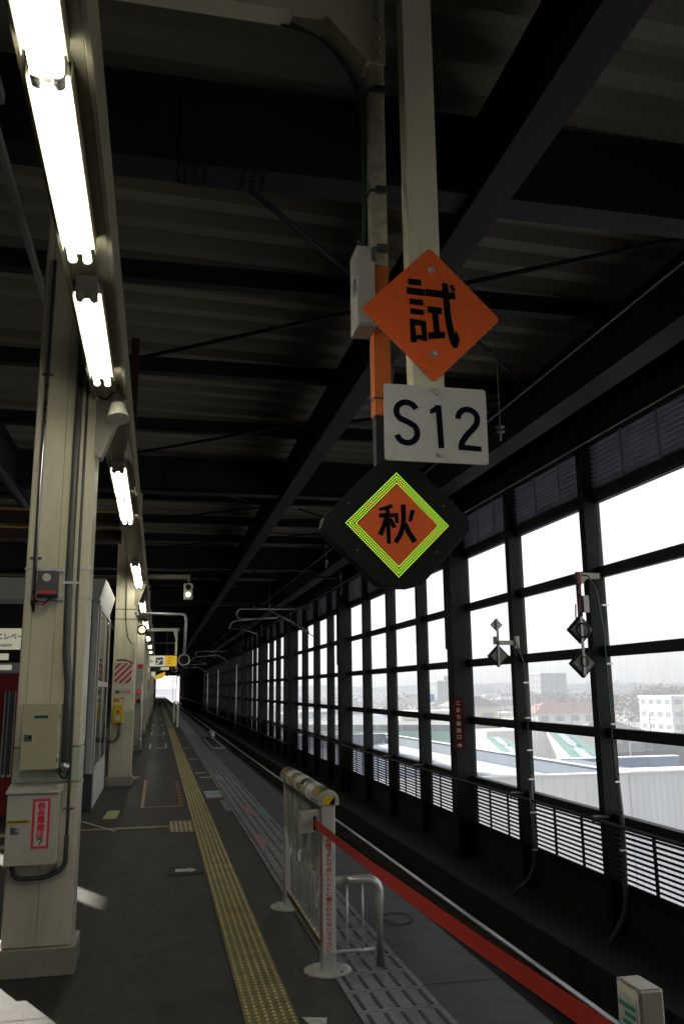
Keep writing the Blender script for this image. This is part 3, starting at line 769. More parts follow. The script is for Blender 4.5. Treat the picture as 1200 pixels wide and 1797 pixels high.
# ------------------------------------------------------------------ fluorescent light beam
t = thing('light_beam', (-.37, 6, 3.6), 'long cream steel channel carrying the fluorescent lamps above the columns', 'beam')
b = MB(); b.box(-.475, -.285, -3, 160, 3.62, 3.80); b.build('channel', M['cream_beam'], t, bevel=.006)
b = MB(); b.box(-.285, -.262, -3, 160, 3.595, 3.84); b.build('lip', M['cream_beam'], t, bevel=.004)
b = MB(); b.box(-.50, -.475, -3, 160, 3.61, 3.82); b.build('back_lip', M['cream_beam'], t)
def fixture(y0, y1, pale=0):
    t = thing('fluorescent_lamp', (-.4, y0, 3.6), 'x', 'lamp', 'fluorescent lamps under the cream beam')
    hn = M['holder_glare'] if pale == 2 else M['holder_grey']; hf = M['holder_glare'] if pale == 1 else M['holder_grey']
    b = MB(); b.prism([(-.466, 3.560), (-.334, 3.560), (-.345, 3.618), (-.455, 3.618)], 1, y0 + .02, y1 - .05)
    b.build('fixture_body', M['holder'], t, bevel=.004)
    for xx in (-.470, -.333):
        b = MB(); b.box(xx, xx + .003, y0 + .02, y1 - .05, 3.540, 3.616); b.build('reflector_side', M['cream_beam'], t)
    b = MB(); b.prism([(y0 - .055, 3.59), (y0 + .012, 3.525), (y0 + .018, 3.525), (y0 + .018, 3.617), (y0 - .055, 3.617)], 0, -.452, -.348); b.build('end_cap', hn, t, bevel=.004)
    b = MB(); b.box(-.425, -.375, y1 - .05, y1 + .012, 3.56, 3.617); b.build('end_cap', hf, t, bevel=.004)
    for x in (-.432, -.368):
        b = MB(); b.tube([(x, y0 - .012, 3.530), (x, y0 + .03, 3.530)], .0215, 12); b.build('lamp_socket', hn, t)
        b = MB(); b.tube([(x, y1 - .008, 3.530), (x, y1 + .014, 3.530)], .0215, 12); b.build('lamp_socket', hf, t)
        b = MB(); b.tube([(x, y0 + .03, 3.530), (x, y1 - .012, 3.530), (x, y1 - .004, 3.530)], [.0175, .0175, .010], 12); b.build('tube', M['tube'], t)
    return t
spans = [(-1.35, -.15), (-.12, 1.08), (1.22, 2.42), (2.44, 3.61), (3.97, 5.19), (7.36, 8.56), (8.57, 9.77), (13.2, 14.5), (14.6, 16.0), (18.9, 20.1), (20.12, 21.3), (24.3, 25.5), (25.52, 26.7),
         (31, 32.2), (32.22, 33.4), (37, 38.2), (38.22, 39.4), (43, 44.2), (49, 50.2), (55, 56.2), (61, 62.2), (67, 68.2), (73, 74.2), (80, 81.2)]
labs = {2: 'first pair of glowing tubes cut by the top edge of the view', 3: 'glowing tube pair ending beside the first column top', 4: 'glowing tube pair just above the horn speaker', 5: 'tube pair just past the horn speaker, its near half', 6: 'tube pair past the horn speaker, its far half',
        7: 'tube pair above the second column, its near half', 8: 'tube pair above the second column, its far half'}
for i, (a, c) in enumerate(spans):
    f = fixture(a, c, {2: 1, 3: 2}.get(i, 0)); f['label'] = labs.get(i, 'small glowing tube pair far along the cream beam' if i > 8 else 'glowing tube pair above the viewer')
b = MB(); b.box(-.31, -.27, 3.55, 3.60, 3.53, 3.60)
# channel brackets to columns
def bracket(y):
    t = thing('beam_bracket', (-.46, y, 3.5), 'sloping cream bracket holding the light beam off a column', 'bracket', 'cream brackets between columns and light beam')
    b = MB(); b.prism([(-.47, 3.20), (-.44, 3.20), (-.285, 3.60), (-.47, 3.60)], 1, y - .06, y - .05); b.prism([(-.44, 3.18), (-.42, 3.18), (-.27, 3.60), (-.29, 3.60)], 1, y - .10, y + .02)
    b.build('gusset', M['cream_beam'], t); return t
bk = bracket(5.75); bk['label'] = 'sloping cream bracket beside the horn speaker'
dup(bk, (-.46, 16.15, 3.5), 'sloping cream bracket above the second column')
t = thing('ceiling_channel', (-1, 5, 5.1), 'thin pale cable channel hanging left of the lamps', 'cable tray')
b = MB(); b.box(-1.04, -1.0, 3.4, 4.7, 5.05, 5.12); b.box(-1.12, -1.08, 5.0, 8.0, 5.05, 5.12); b.build('channel', M['zinc'], t)
t = thing('cable_ladder', (-2.6, 12, 4.3), 'dark cable ladder running away left of the first column', 'cable tray')
b = MB(); b.box(-2.02, -1.98, 6, 40, 4.3, 4.4); b.box(-2.42, -2.38, 6, 40, 4.3, 4.4)
for i in range(60): b.box(-2.38, -2.02, 6.2 + i * .55, 6.25 + i * .55, 4.31, 4.34)
b.build('ladder', M['conduit'], t)
for i, (y_, z_) in enumerate(((11.5, 3.62), (11.5, 3.86), (21, 4.2), (23, 4.5))):
    t = thing('cross_duct', (-3, y_, z_), ['lower dark duct crossing behind the first column', 'upper dark duct crossing behind the first column', 'lower dark duct far behind the first column', 'upper dark duct far behind the first column'][i], 'duct')
    b = MB(); b.box(-7, -.55, y_, y_ + .25, z_, z_ + .15); b.build('duct', M['brown'], t)
    b = MB(); b.box(-7, -.55, y_ - .012, y_, z_ + .135, z_ + .155); b.build('lit_edge', M['yellow'] if i < 2 else M['cream_beam'], t)  # light along the top edge painted as a thin coloured strip

# ------------------------------------------------------------------ columns
def column(y, x0=-.86, x1=-.46, d=.30):
    t = thing('platform_column', ((x0 + x1) / 2, y, 0), 'x', 'column', 'cream columns in a row along the platform')
    # shaft is an H section boxed by thin plates: rounded corners and a shallow joint on the face
    b = MB(); b.box(x0, x1, y, y + d, 1.31, 5.9); b.build('shaft', M['cream'], t, bevel=.012)
    b = MB(); b.box(x0, x1, y, y + d, 1.10, 1.307); b.build('green_band', M['tile_green'], t, bevel=.006)
    b = MB(); b.box(x0 - .002, x1 + .002, y - .002, y + d + .002, 1.065, 1.097); b.build('joint_band', M['tile_beige'], t)
    b = MB(); b.box(x0, x1, y, y + d, .16, 1.063); b.build('tiled_foot', M['tile_beige'], t, bevel=.006)
    b = MB(); b.box(x0 - .035, x1 + .03, y - .03, y + d + .03, 0, .158); b.build('plinth', M['plinth'], t, bevel=.006)
    b = MB(); xm = (x0 + x1) / 2; b.box(xm - .0015, xm + .0015, y - .0025, y, .16, 5.2); b.box(x0 + .055, x0 + .058, y - .002, y, 1.4, 5.2); b.build('face_joint', M['cream_beam'], t)
    return t
cl = column(5.72); cl['label'] = 'nearest cream column with grey cabinets and a sticker'
xs = [(16.1, 'second cream column with red and white striped panel'), (25.4, 'third cream column with a white notice and red lamps'), (34.8, 'fourth cream column, plain, behind the notice column'), (44.5, 'fifth cream column, half hidden in the row')]
for y, l in xs:
    c = dup(cl, (-.66 + .05, y, 0), l)
for y in (54.5, 64.5, 74.5, 84.5, 94.5, 105, 115, 125, 135, 150, 165, 180, 200): dup(cl, (-.61, y, 0), 'distant cream column near the bright platform end')
for y in (10.5, 26.0, 36, 46): dup(cl, (-6.9, y, 0), 'cream column on the far left side of the platform', 'left side columns')

F1 = 5.72
# device box with straps
t = thing('sensor_box', (-.71, F1, 2.33), 'dark grey sensor box with a red strip strapped to the first column', 'box')
b = MB(); b.prism([(-.775, 2.25), (-.645, 2.25), (-.650, 2.41), (-.770, 2.41)], 1, F1 - .09, F1 - .01); b.build('housing', M['shelter_dark'], t, bevel=.008)
b = MB(); b.box(-.768, -.655, F1 - .094, F1 - .090, 2.264, 2.280); b.build('red_strip', M['red_ink'], t)
b = MB(); b.cyl((-.715, F1 - .096, 2.365), 1, .026, .006, 16); b.build('lens', M['plate'], t)
b = MB(); b.box(-.80, -.62, F1 - .02, F1 - .004, 2.415, 2.43); b.box(-.80, -.62, F1 - .02, F1 - .004, 2.225, 2.24); b.build('bracket', M['galv'], t)
b = MB(); b.tube([(-.79, F1 - .05, 2.26), (-.77, F1 - .06, 2.20), (-.73, F1 - .06, 2.19), (-.70, F1 - .05, 2.23)], .006, 6); b.build('red_wire', M['red_ink'], t)
b = MB(); b.tube([(-.80, F1 - .05, 2.28), (-.78, F1 - .07, 2.22), (-.72, F1 - .06, 2.205), (-.69, F1 - .05, 2.24)], .006, 6); b.build('black_wire', M['black'], t)
for k, z in enumerate((2.425, 2.245)):
    b = MB(); b.box(-.864, -.456, F1 - .004, F1 + .304, z, z + .012)
    b.build('metal_strap', M['galv'], label='thin %s steel strap around the first column' % ('upper', 'lower')[k], cat='strap')
def clip(b, x, z, y=F1): b.box(x - .035, x + .035, y - .012, y - .001, z - .008, z + .008)
t = thing('thin_pipe', (-.81, F1, 3), 'thin shiny conduit running down the left edge of the first column', 'pipe')
b = MB(); b.tube([(-.795, F1 - .02, 4.6), (-.80, F1 - .02, 3.0), (-.80, F1 - .02, 2.22)], .0125, 10); b.build('pipe', M['galv'], t)
b = MB(); clip(b, -.80, 3.76); clip(b, -.80, 2.50); b.build('clip', M['conduit'], t)
b = MB(); b.tube([(-.80, F1 - .02, 2.22), (-.79, F1 - .02, 2.15)], [.014, .006], 8); b.build('end_cap', M['black'], t)
t = thing('thick_conduit', (-.57, F1, 2), 'thick dark conduit running down the first column to the upper cabinet', 'pipe')
b = MB(); b.tube([(-.585, F1 - .03, 4.9), (-.585, F1 - .03, 2.4), (-.575, F1 - .035, 1.9), (-.552, F1 - .035, 1.7), (-.548, F1 - .035, 1.22)], .024, 12); b.build('conduit', M['conduit'], t)
b = MB(); b.tube([(-.548, F1 - .035, 1.22), (-.548, F1 - .035, 1.19), (-.548, F1 - .035, 1.165)], [.027, .030, .02], 12); b.build('gland', M['galv'], t)
b = MB(); b.box(-.62, -.52, F1 - .062, F1 - .056, 2.33, 2.345); b.build('clip', M['galv'], t)
b = MB(); b.tube(rounded([(-.57, F1 - .04, 1.20), (-.575, F1 - .05, 1.14), (-.535, F1 - .04, 1.12), (-.525, F1 - .03, 1.18)], .03), .006, 6); b.build('loop', M['black'], t)
t = thing('slim_conduit', (-.52, F1, 2), 'slim conduit down the first column ending in a black hose loop', 'pipe')
b = MB(); b.tube([(-.535, F1 - .015, 4.9), (-.530, F1 - .015, 2.2), (-.517, F1 - .015, 1.5), (-.515, F1 - .015, .76)], .0095, 10); b.build('conduit', M['conduit'], t)
b = MB(); b.box(-.55, -.48, F1 - .026, F1 - .02, .94, .95); b.build('clip', M['galv'], t)
b = MB(); b.tube(rounded([(-.515, F1 - .015, .79), (-.515, F1 - .02, .60), (-.62, F1 - .05, .555), (-.80, F1 - .07, .56), (-.82, F1 - .07, .66)], .14, 8), .0145, 10); b.build('hose', M['rubber'], t)

t = thing('upper_cabinet', (-.69, F1, 1.19), 'beige steel cabinet with teal label mounted on the first column', 'cabinet')
b = MB(); b.box(-.800, -.580, F1 - .11, F1 - .002, 1.19, 1.575); b.build('body', M['box_beige'], t, bevel=.004)
b = MB(); b.box(-.803, -.590, F1 - .122, F1 - .112, 1.187, 1.578); d_ = b.build('door', M['box_beige'], t, bevel=.004)
b = MB(); b.box(-.785, -.735, F1 - .128, F1 - .122, 1.355, 1.400); b.build('lock_plate', M['galv'], d_, bevel=.008)
b = MB(); b.cyl((-.748, F1 - .134, 1.378), 1, .010, .008, 12); b.build('lock', M['black'], d_)
b = MB(); b.box(-.735, -.650, F1 - .124, F1 - .1225, 1.490, 1.509); lb = b.build('label_plate', M['teal'], t)
b = MB()
for i in range(5): b.box(-.725 + i * .014, -.717 + i * .014, F1 - .1252, F1 - .1242, 1.494, 1.505)
b.build('lettering', M['ink'], lb)
b = MB()
for z in (1.23, 1.49): b.cyl((-.584, F1 - .118, z), 2, .006, .05, 8)
b.build('hinge', M['galv'], t)
t = thing('lower_cabinet', (-.71, F1, .64), 'grey steel cabinet with sloping lid and red framed sticker on the first column', 'cabinet')
b = MB(); b.box(-.850, -.560, F1 - .14, F1 - .002, .65, 1.05); b.build('body', M['box_grey'], t, bevel=.004)
b = MB(); b.box(-.853, -.575, F1 - .152, F1 - .142, .647, 1.045); d_ = b.build('door', M['box_grey'], t, bevel=.004)
b = MB(); b.prism([(F1 - .165, 1.053), (F1 - .002, 1.053), (F1 - .002, 1.10), (F1 - .165, 1.07)], 0, -.862, -.548); b.build('lid', M['box_grey'], t, bevel=.003)
b = MB(); b.box(-.825, -.772, F1 - .160, F1 - .152, .825, .868); b.build('lock_plate', M['galv'], d_, bevel=.010)
b = MB(); b.cyl((-.785, F1 - .167, .846), 1, .011, .008, 12); b.build('lock', M['stainless'], d_)
b = MB(); b.box(-.848, -.715, F1 - .1545, F1 - .1525, .885, .905); lb = b.build('label_plate', M['yellow'], t)
b = MB()
for i in range(12): b.box(-.838 + i * .0095, -.832 + i * .0095, F1 - .1558, F1 - .1548, .890, .900)
b.build('lettering', M['ink'], lb)
# sticker
b = MB(); b.box(-.705, -.605, F1 - .1545, F1 - .1525, .740, 1.022); st = b.build('sticker', M['sticker_red'], t)
b = MB(); b.box(-.691, -.619, F1 - .1560, F1 - .1548, .754, 1.008); b.build('sticker_field', M['sticker_white'], st)
b = MB(); vertical(b, '併合準備は', -.655, 1.000, .0445, .0405, F1 - .1565, .05, wide=1.05); b.build('lettering', M['sticker_red'], st)
b = MB(); stroke(b, [(-13, -8), (-11, -15), (-4, -19), (4, -19), (11, -15), (12, -8), (8, -3), (2, 1), (0, 8)], 7, F1 - .1565, (-.655, .777), .001); pl(b, [(-4, 12), (4, 12), (4, 19), (-4, 19)], F1 - .1565, (-.655, .777), .001); b.build('question_mark', M['ink'], st)
# white note strip on right face of column 1
b = MB(); b.box(-.4585, -.4565, F1 + .05, F1 + .22, 1.38, 1.62); b.build('paper_notice', M['sticker_white'], label='small white paper notice on the side of the first column', cat='notice')

# horn speaker
t = thing('horn_speaker', (-.31, 5.5, 3.5), 'grey horn loudspeaker hanging beside the lamp beam', 'speaker')
hx, hy, hz = -.315, 5.42, 3.47
ax = Vector((.10, -.28, -1)).normalized(); P0 = Vector((hx, hy, hz)) - ax * .06
b = MB(); b.tube([P0 - ax * .02, P0, P0 + ax * .05, P0 + ax * .055], [.02, .036, .036, .045], 18); b.build('driver', M['conduit'], t)
b = MB(); b.tube([P0 + ax * .056, P0 + ax * .07, P0 + ax * .15, P0 + ax * .165], [.046, .050, .068, .072], 22); b.build('horn', M['box_grey'], t)
b = MB(); b.tube(rounded([P0 + Vector((0, 0, .0)), P0 + Vector((-.03, .02, .05)), (-.40, 5.62, 3.57), (-.46, 5.70, 3.62)], .05), .006, 6); b.tube([P0, P0 + Vector((0, 0, .12))], .008, 6); b.build('cable', M['black'], t)
b = MB(); b.box(-.285, -.262, 5.30, 5.45, 3.55, 3.60); 

# ------------------------------------------------------------------ items on second column
F2 = 16.1
t = thing('striped_panel', (-.62, F2, 1.78), 'red and white diagonal striped panel on the second column', 'panel')
b = MB(); b.box(-.77, -.47, F2 - .02, F2 - .004, 1.79, 2.145); b.build('board', M['sticker_white'], t)
b = MB(); x0_, x1_, z0_, z1_ = -.77, -.47, 1.79, 2.145
def clip_poly(pts, f):
    out = []
    for i in range(len(pts)):
        a, c = pts[i], pts[(i + 1) % len(pts)]; fa, fc = f(a), f(c)
        if fa >= 0: out.append(a)
        if fa * fc < 0:
            u = fa / (fa - fc); out.append((a[0] + (c[0] - a[0]) * u, a[1] + (c[1] - a[1]) * u))
    return out
def stripes(b, x0_, x1_, z0_, z1_, y, w, dirn=1, sl=1.0):
    n0 = -20
    for i in range(n0, 40):
        c0_ = i * w * 2
        P = [(x0_, z0_), (x1_, z0_), (x1_, z1_), (x0_, z1_)]
        f1 = lambda q: (q[1] - z0_) - dirn * sl * (q[0] - x0_) - c0_
        f2 = lambda q: -(f1(q) - w)
        P = clip_poly(P, f1)
        if len(P) > 2: P = clip_poly(P, f2)
        if len(P) > 2: b.poly([(q[0], y, q[1]) for q in P])
stripes(b, x0_, x1_, z0_, z1_, F2 - .0225, .058)
b.build('stripes', M['sticker_red'] if False else mat('stripe_red', (.42, .03, .04), .5), t)
t = thing('platform_number_sign', (-.62, F2, 1.6), 'white platform number sign with a red ringed arrow on the second column', 'sign')
b = MB(); b.box(-.775, -.475, F2 - .015, F2 - .004, 1.575, 1.695); b.build('board', M['sticker_white'], t)
b = MB(); put(b, '4番ホーム', -.66, 1.635, .19, .06, F2 - .017, .03); b.build('lettering', M['ink'], t)
b = MB()
for i in range(20):
    a, c = 2 * pi * i / 20, 2 * pi * (i + 1) / 20
    b.quad(*[(-.515 + r_ * math.cos(q), F2 - .017, 1.635 + r_ * math.sin(q)) for r_, q in ((.036, a), (.025, a), (.025, c), (.036, c))])
b.poly([(-.53, F2 - .017, 1.631), (-.53, F2 - .017, 1.639), (-.51, F2 - .017, 1.639), (-.51, F2 - .017, 1.648), (-.498, F2 - .017, 1.635), (-.51, F2 - .017, 1.622), (-.51, F2 - .017, 1.631)])
b.build('ring_arrow', M['red_ink'], t)
t = thing('yellow_notice', (-.72, F2, 1.48), 'small yellow notice above the yellow telephone box', 'notice')
b = MB(); b.box(-.78, -.66, F2 - .012, F2 - .004, 1.45, 1.525); b.build('board', M['yellow'], t)
b = MB()
for i in range(3): b.box(-.77, -.67, F2 - .0135, F2 - .0125, 1.466 + i * .018, 1.473 + i * .018)
b.build('lettering', M['ink'], t)
t = thing('red_white_notice', (-.6, F2, 1.48), 'small white notice with red head beside the yellow notice', 'notice')
b = MB(); b.box(-.655, -.575, F2 - .012, F2 - .004, 1.44, 1.535); b.build('board', M['sticker_white'], t)
b = MB(); b.box(-.652, -.578, F2 - .0135, F2 - .0125, 1.51, 1.532); b.build('head_stripe', M['red_ink'], t)
t = thing('telephone_box', (-.68, F2, 1.1), 'yellow emergency box with a hanging grey hose on the second column', 'box')
b = MB(); b.box(-.765, -.59, F2 - .12, F2 - .002, 1.09, 1.40); b.build('housing', M['yellow'], t, bevel=.012)
b = MB(); b.box(-.77, -.585, F2 - .128, F2 - .121, 1.385, 1.405); b.build('lid', M['yellow'], t)
b = MB(); b.cyl((-.68, F2 - .135, 1.29), 1, .028, .012, 14); b.build('button', M['red_ink'], t)
b = MB(); b.box(-.72, -.64, F2 - .124, F2 - .121, 1.15, 1.22); b.build('label_plate', M['sticker_white'], t)
b = MB(); b.tube(rounded([(-.65, F2 - .06, 1.09), (-.65, F2 - .06, .85), (-.75, F2 - .06, .75), (-.86, F2 - .06, .82), (-.86, F2 - .06, 1.0)], .12, 8), .024, 10); b.build('hose', M['conduit'], t)
t = thing('column_wiring', (-.5, F2, 3), 'thin conduit and drooping wire on the upper second column', 'wire')
b = MB(); b.tube([(-.62, F2 - .02, 4.6), (-.62, F2 - .02, 3.0)], .012, 6); b.build('conduit', M['zinc'], t)
b = MB(); b.tube([(-.62, F2 - .02, 3.0), (-.60, F2 - .03, 2.8), (-.56, F2 - .04, 2.6), (-.49, F2 - .04, 2.50)], .007, 5); b.build('wire', M['black'], t)
b = MB(); b.tube([(-.74, F2 - .03, 2.20), (-.60, F2 - .04, 2.205), (-.50, F2 - .04, 2.17), (-.46, F2 - .04, 2.14)], .014, 6); b.build('cable', M['black'], t)
b = MB(); b.box(-.475, -.42, F2 - .06, F2 - .002, 2.27, 2.52); b.build('terminal_box', M['box_grey'], t)
for k, z in enumerate((3.12, 2.94)):
    b = MB(); b.box(-.814, -.406, F2 - .004, F2 + .304, z, z + .014); b.build('metal_strap', M['conduit'], label='thin %s dark strap around the second column' % ('upper', 'lower')[k], cat='strap')
# third column notice and lamps
F3 = 25.4
t = thing('white_notice', (-.4, F3, 2), 'tall white notice with red pictogram on the third column', 'notice')
b = MB(); b.box(-.60, -.41, F3 - .02, F3 - .004, 1.90, 2.42); b.build('board', M['sticker_white'], t)
b = MB(); b.box(-.585, -.435, F3 - .023, F3 - .021, 2.27, 2.40); b.box(-.58, -.44, F3 - .026, F3 - .024, 2.30, 2.31)
b.build('pictogram', M['red_ink'], t)
b = MB()
for i in range(4): b.box(-.58, -.44, F3 - .023, F3 - .021, 2.0 + i * .06, 2.015 + i * .06)
b.build('lettering', M['conduit'], t)
for k, (z, m) in enumerate(((1.62, 'redlamp'), (1.36, 'red_ink'))):
    t = thing('alarm_lamp', (-.5, F3, z), ('glowing red alarm lamp under the white notice', 'round red alarm button below the glowing lamp')[k], 'lamp')
    b = MB(); b.cyl((-.52, F3 - .05, z), 1, .055 if k == 0 else .075, .05, 16); b.build('housing', M['red_ink'], t)
    b = MB(); b.cyl((-.52, F3 - .06, z), 1, .03, .01, 12); b.build('lens', M[m] if k == 0 else M['black'], t)
t = thing('white_drain_pipe', (-.42, F3, 1), 'white pipe standing in front of the third column', 'pipe')
b = MB(); b.tube([(-.44, F3 - .08, .05), (-.44, F3 - .08, 1.8)], .03, 10); b.build('pipe', M['plate'], t)
b = MB(); b.tube([(-.44, F3 - .08, .22), (-.44, F3 - .08, .34)], .045, 10); b.build('collar', M['plate'], t)
t = thing('cable_reel', (-.4, 20, 2.8), 'dark coiled cable ring hanging behind the second column', 'cable')
b = MB(); 
for q in range(3):
    b.tube([(-.375 + (.085 + q * .012) * math.cos(a / 14 * 2 * pi), 19 + q * .01, 2.95 + (.085 + q * .012) * math.sin(a / 14 * 2 * pi)) for a in range(15)], .010, 6, False)
b.build('coil', M['black'], t)
t = thing('striped_panel', (-.62, 44.5, 1.78), 'distant red striped panel on the fifth column', 'panel')
b = MB(); b.box(-.72, -.42, 44.46, 44.48, 1.7, 2.2); b.build('board', M['sticker_white'], t)
b = MB(); stripes(b, -.72, -.42, 1.7, 2.2, 44.457, .06); b.build('stripes', bpy.data.materials['stripe_red'], t)

# ------------------------------------------------------------------ shelter and lift hall
YS = 12.97
t = thing('waiting_shelter', (-1.9, YS, 0), 'grey metal waiting shelter with glazed side behind the first column', 'shelter')
b = MB(); b.prism([(YS, 2.97), (15.75, 2.97), (15.75, 3.285), (YS, 3.285)], 0, -3.1, -.885)
b = MB()
vs = [(-3.1, YS, 2.97), (-.885, YS, 2.97), (-.80, YS, 3.29), (-3.1, YS, 3.29), (-3.1, 15.8, 2.97), (-.885, 15.8, 2.97), (-.80, 15.8, 3.29), (-3.1, 15.8, 3.29)]
b.add(vs, [(0, 1, 2, 3), (5, 4, 7, 6), (1, 5, 6, 2), (3, 2, 6, 7), (0, 4, 5, 1), (4, 0, 3, 7)]); b.build('fascia', M['shelter_grey'], t, bevel=.004)
b = MB(); b.box(-3.1, -.87, YS + .01, YS + .03, 2.935, 2.97); b.box(-.905, -.875, YS, 15.75, 2.90, 2.968); b.build('gutter', M['alu'], t)
# front wall posts
b = MB()
for x_, w_ in ((-.93, .09), (-1.03, .05), (-1.15, .12)): b.box(x_ - w_ / 2, x_ + w_ / 2 - .004, YS, YS + .10 - w_ * .2, .5, 2.93)
b.build('corner_post', M['shelter_grey'], t, bevel=.005)
b = MB(); b.box(-3.1, -.865, YS - .01, YS + .1, 0, .497); b.build('dark_base', M['shelter_dark'], t, bevel=.004)
b = MB(); b.box(-3.1, -1.215, YS + .02, YS + .06, .5, 2.93); 
b.build('front_wall', M['shelter_grey'], t)
# side: base panel, frames, panes
b = MB(); b.box(-.90, -.855, YS + .1, 15.75, .02, .52); b.build('side_base', M['shelter_grey'], t, bevel=.004)
b = MB()
for a, c in ((YS + .1, YS + .19), (14.28, 14.38), (15.65, 15.75)): b.box(-.90, -.86, a, c, .523, 2.90)
b.box(-.895, -.858, YS + .19, 14.28, 1.72, 1.80); b.box(-.895, -.858, 14.38, 15.65, 1.72, 1.80)
b.box(-.895, -.858, YS + .19, 15.65, .524, .58); b.box(-.895, -.858, YS + .19, 15.65, 2.84, 2.898)
b.build('side_frame', M['alu'], t, bevel=.003)
for a, c in ((YS + .19, 14.28), (14.38, 15.65)):
    for z0_, z1_ in ((.58, 1.72), (1.80, 2.84)):
        b = MB(); b.quad((-.87, a, z0_), (-.87, c, z0_), (-.87, c, z1_), (-.87, a, z1_)); b.build('pane', M['mirrorglass'], t)
b = MB(); b.box(-3.1, -3.05, YS + .1, 15.75, 0, 2.93); b.box(-3.05, -.9, 15.70, 15.75, 0, 2.93); b.build('rear_wall', M['shelter_grey'], t)
b = MB(); b.box(-.853, -.835, 13.6, 13.9, .90, .96); b.build('handle', M['black'], t)
# lift hall: in front-left
t = thing('lift_hall', (-2.2, YS, 0), 'lift hall front with dark glazing over a deep red wall left of the column', 'lift hall')
YL = YS - .06
b = MB(); b.box(-3.1, -1.30, YL, YL + .05, 2.97, 3.28); b.box(-1.97, -1.965, YL - .003, YL, 2.97, 3.28); b.build('fascia', M['shelter_grey'], t)
b = MB(); b.box(-3.1, -1.30, YL, YL + .045, 2.90, 2.967); b.box(-3.1, -1.3, YL, YL + .045, 1.92, 2.06); b.build('rail', M['alu'], t)
b = MB(); b.quad((-3.1, YL + .02, 2.06), (-1.3, YL + .02, 2.06), (-1.3, YL + .02, 2.90), (-3.1, YL + .02, 2.90)); b.build('pane', mat('dark_glass', (.02, .022, .022), .08, spec=.8, var=.3, rvar=.02), t)
b = MB(); b.box(-3.1, -1.30, YL, YL + .05, .0, 1.90); b.build('red_wall', M['redwall'], t)
b = MB(); b.box(-2.10, -1.95, YL - .03, YL - .002, .5, 1.66); b.build('glass_slot', M['shelter_dark'], t)
b = MB(); b.box(-2.045, -2.035, YL - .036, YL - .031, .5, 1.66); b.box(-2.10, -2.085, YL - .04, YL - .031, .5, 1.66); b.box(-1.965, -1.95, YL - .04, YL - .031, .5, 1.66); b.build('slot_trim', M['alu'], t)
b = MB()
for x_ in (-2.07, -2.0): b.box(x_, x_ + .04, YL - .05, YL - .04, .5, .53)
b.build('slot_foot', M['plate'], t)
b = MB(); b.box(-2.2, -2.04, YL - .008, YL - .002, 1.96, 2.03); b.box(-2.35, -2.22, YL - .008, YL - .002, 2.10, 2.19); b.box(-2.205, -2.09, YL - .008, YL - .002, 2.10, 2.19); b.build('notice', M['elevsign'], t)
t = thing('lift_sign', (-2.1, YL - .1, 2.4), 'lit cream lift sign with Japanese and English lettering', 'sign')
b = MB(); b.box(-2.75, -1.85, YL - .16, YL - .06, 2.24, 2.535); b.build('light_box', M['elevsign'], t)
b = MB(); put(b, 'エレベータ', -2.02, 2.425, .44, .095, YL - .163, .02); put(b, 'Elevator', -2.15, 2.305, .25, .055, YL - .163, .012); b.build('lettering', M['conduit'], t)
b = MB(); b.box(-2.77, -1.83, YL - .17, YL - .05, 2.536, 2.552); b.box(-2.77, -1.83, YL - .17, YL - .05, 2.22, 2.238); b.build('rim', M['black'], t)
b = MB(); b.box(-4.45, -3.50, YS, YS + .3, 0, 3.3); b.build('baffle', M['shelter_grey'], label='grey kiosk added out of view past the lift hall to shape the sun patch', cat='baffle')  # unseen slab added to block the sun and bound its floor patch

# ------------------------------------------------------------------ suspended signals and signs
t = thing('platform_signal', (.49, 16, 3.45), 'small cream two-lamp signal on an arm, lower lamp lit', 'signal')
b = MB(); b.box(-.26, .53, 16.0, 16.07, 3.70, 3.775); b.build('arm', M['cream_beam'], t, bevel=.004)
b = MB(); b.cyl((.50, 16.03, 3.62), 2, .022, .08, 10); b.build('drop_pipe', M['cream_beam'], t)
b = MB(); b.box(.415, .575, 15.97, 16.08, 3.31, 3.61); b.box(.575, .59, 15.99, 16.05, 3.34, 3.37); b.box(.575, .59, 15.99, 16.05, 3.54, 3.57); b.build('housing', M['cream'], t, bevel=.008)
for z, m in ((3.535, 'black'), (3.40, 'lamp')):
    b = MB(); b.tube([(.495, 15.965, z), (.495, 15.93, z)], [.05, .055], 18, caps=False); b.build('hood', M['cream_beam'], t)
    b = MB(); b.cyl((.495, 15.962, z), 1, .045, .006, 18); b.build('lens', M[m], t, label='lit lens' if m == 'lamp' else 'unlit lens')
t = thing('mirror_pipe', (.47, F2, 3), 'bent grey pipe arm ending in a round dark ring', 'mirror')
b = MB(); b.tube(rounded([(-.46, F2 + .0, 3.06), (.45, F2, 3.04), (.475, F2, 2.95), (.455, F2, 2.28)], .10), .026, 12); b.build('pipe', M['zinc'], t)
b = MB(); b.tube([(.455 + .098 * math.cos(a / 24 * 2 * pi), F2 - .02, 2.20 + .098 * math.sin(a / 24 * 2 * pi)) for a in range(25)], .016, 8, False); b.build('ring', M['zinc'], t)
b = MB(); b.cyl((.455, F2 - .01, 2.20), 1, .09, .01, 24); b.build('disc', M['black'], t)
b = MB(); b.cyl((-.435, F2, 3.02), 0, .04, .05, 12); b.build('flange', M['zinc'], t)
Y4 = 26.
t = thing('exit_sign', (.13, Y4, 2.5), 'hanging white and yellow exit sign with arrow and escalator pictogram', 'sign')
def lens_box(b, x0, x1, z0, z1):
    n = 8; vs = []
    for i in range(n + 1):
        x = x0 + (x1 - x0) * i / n; vs += [(x, Y4 - .10, z0), (x, Y4 - .10, z1)]
    b.add(vs, [(2 * i, 2 * i + 2, 2 * i + 3, 2 * i + 1) for i in range(n)])
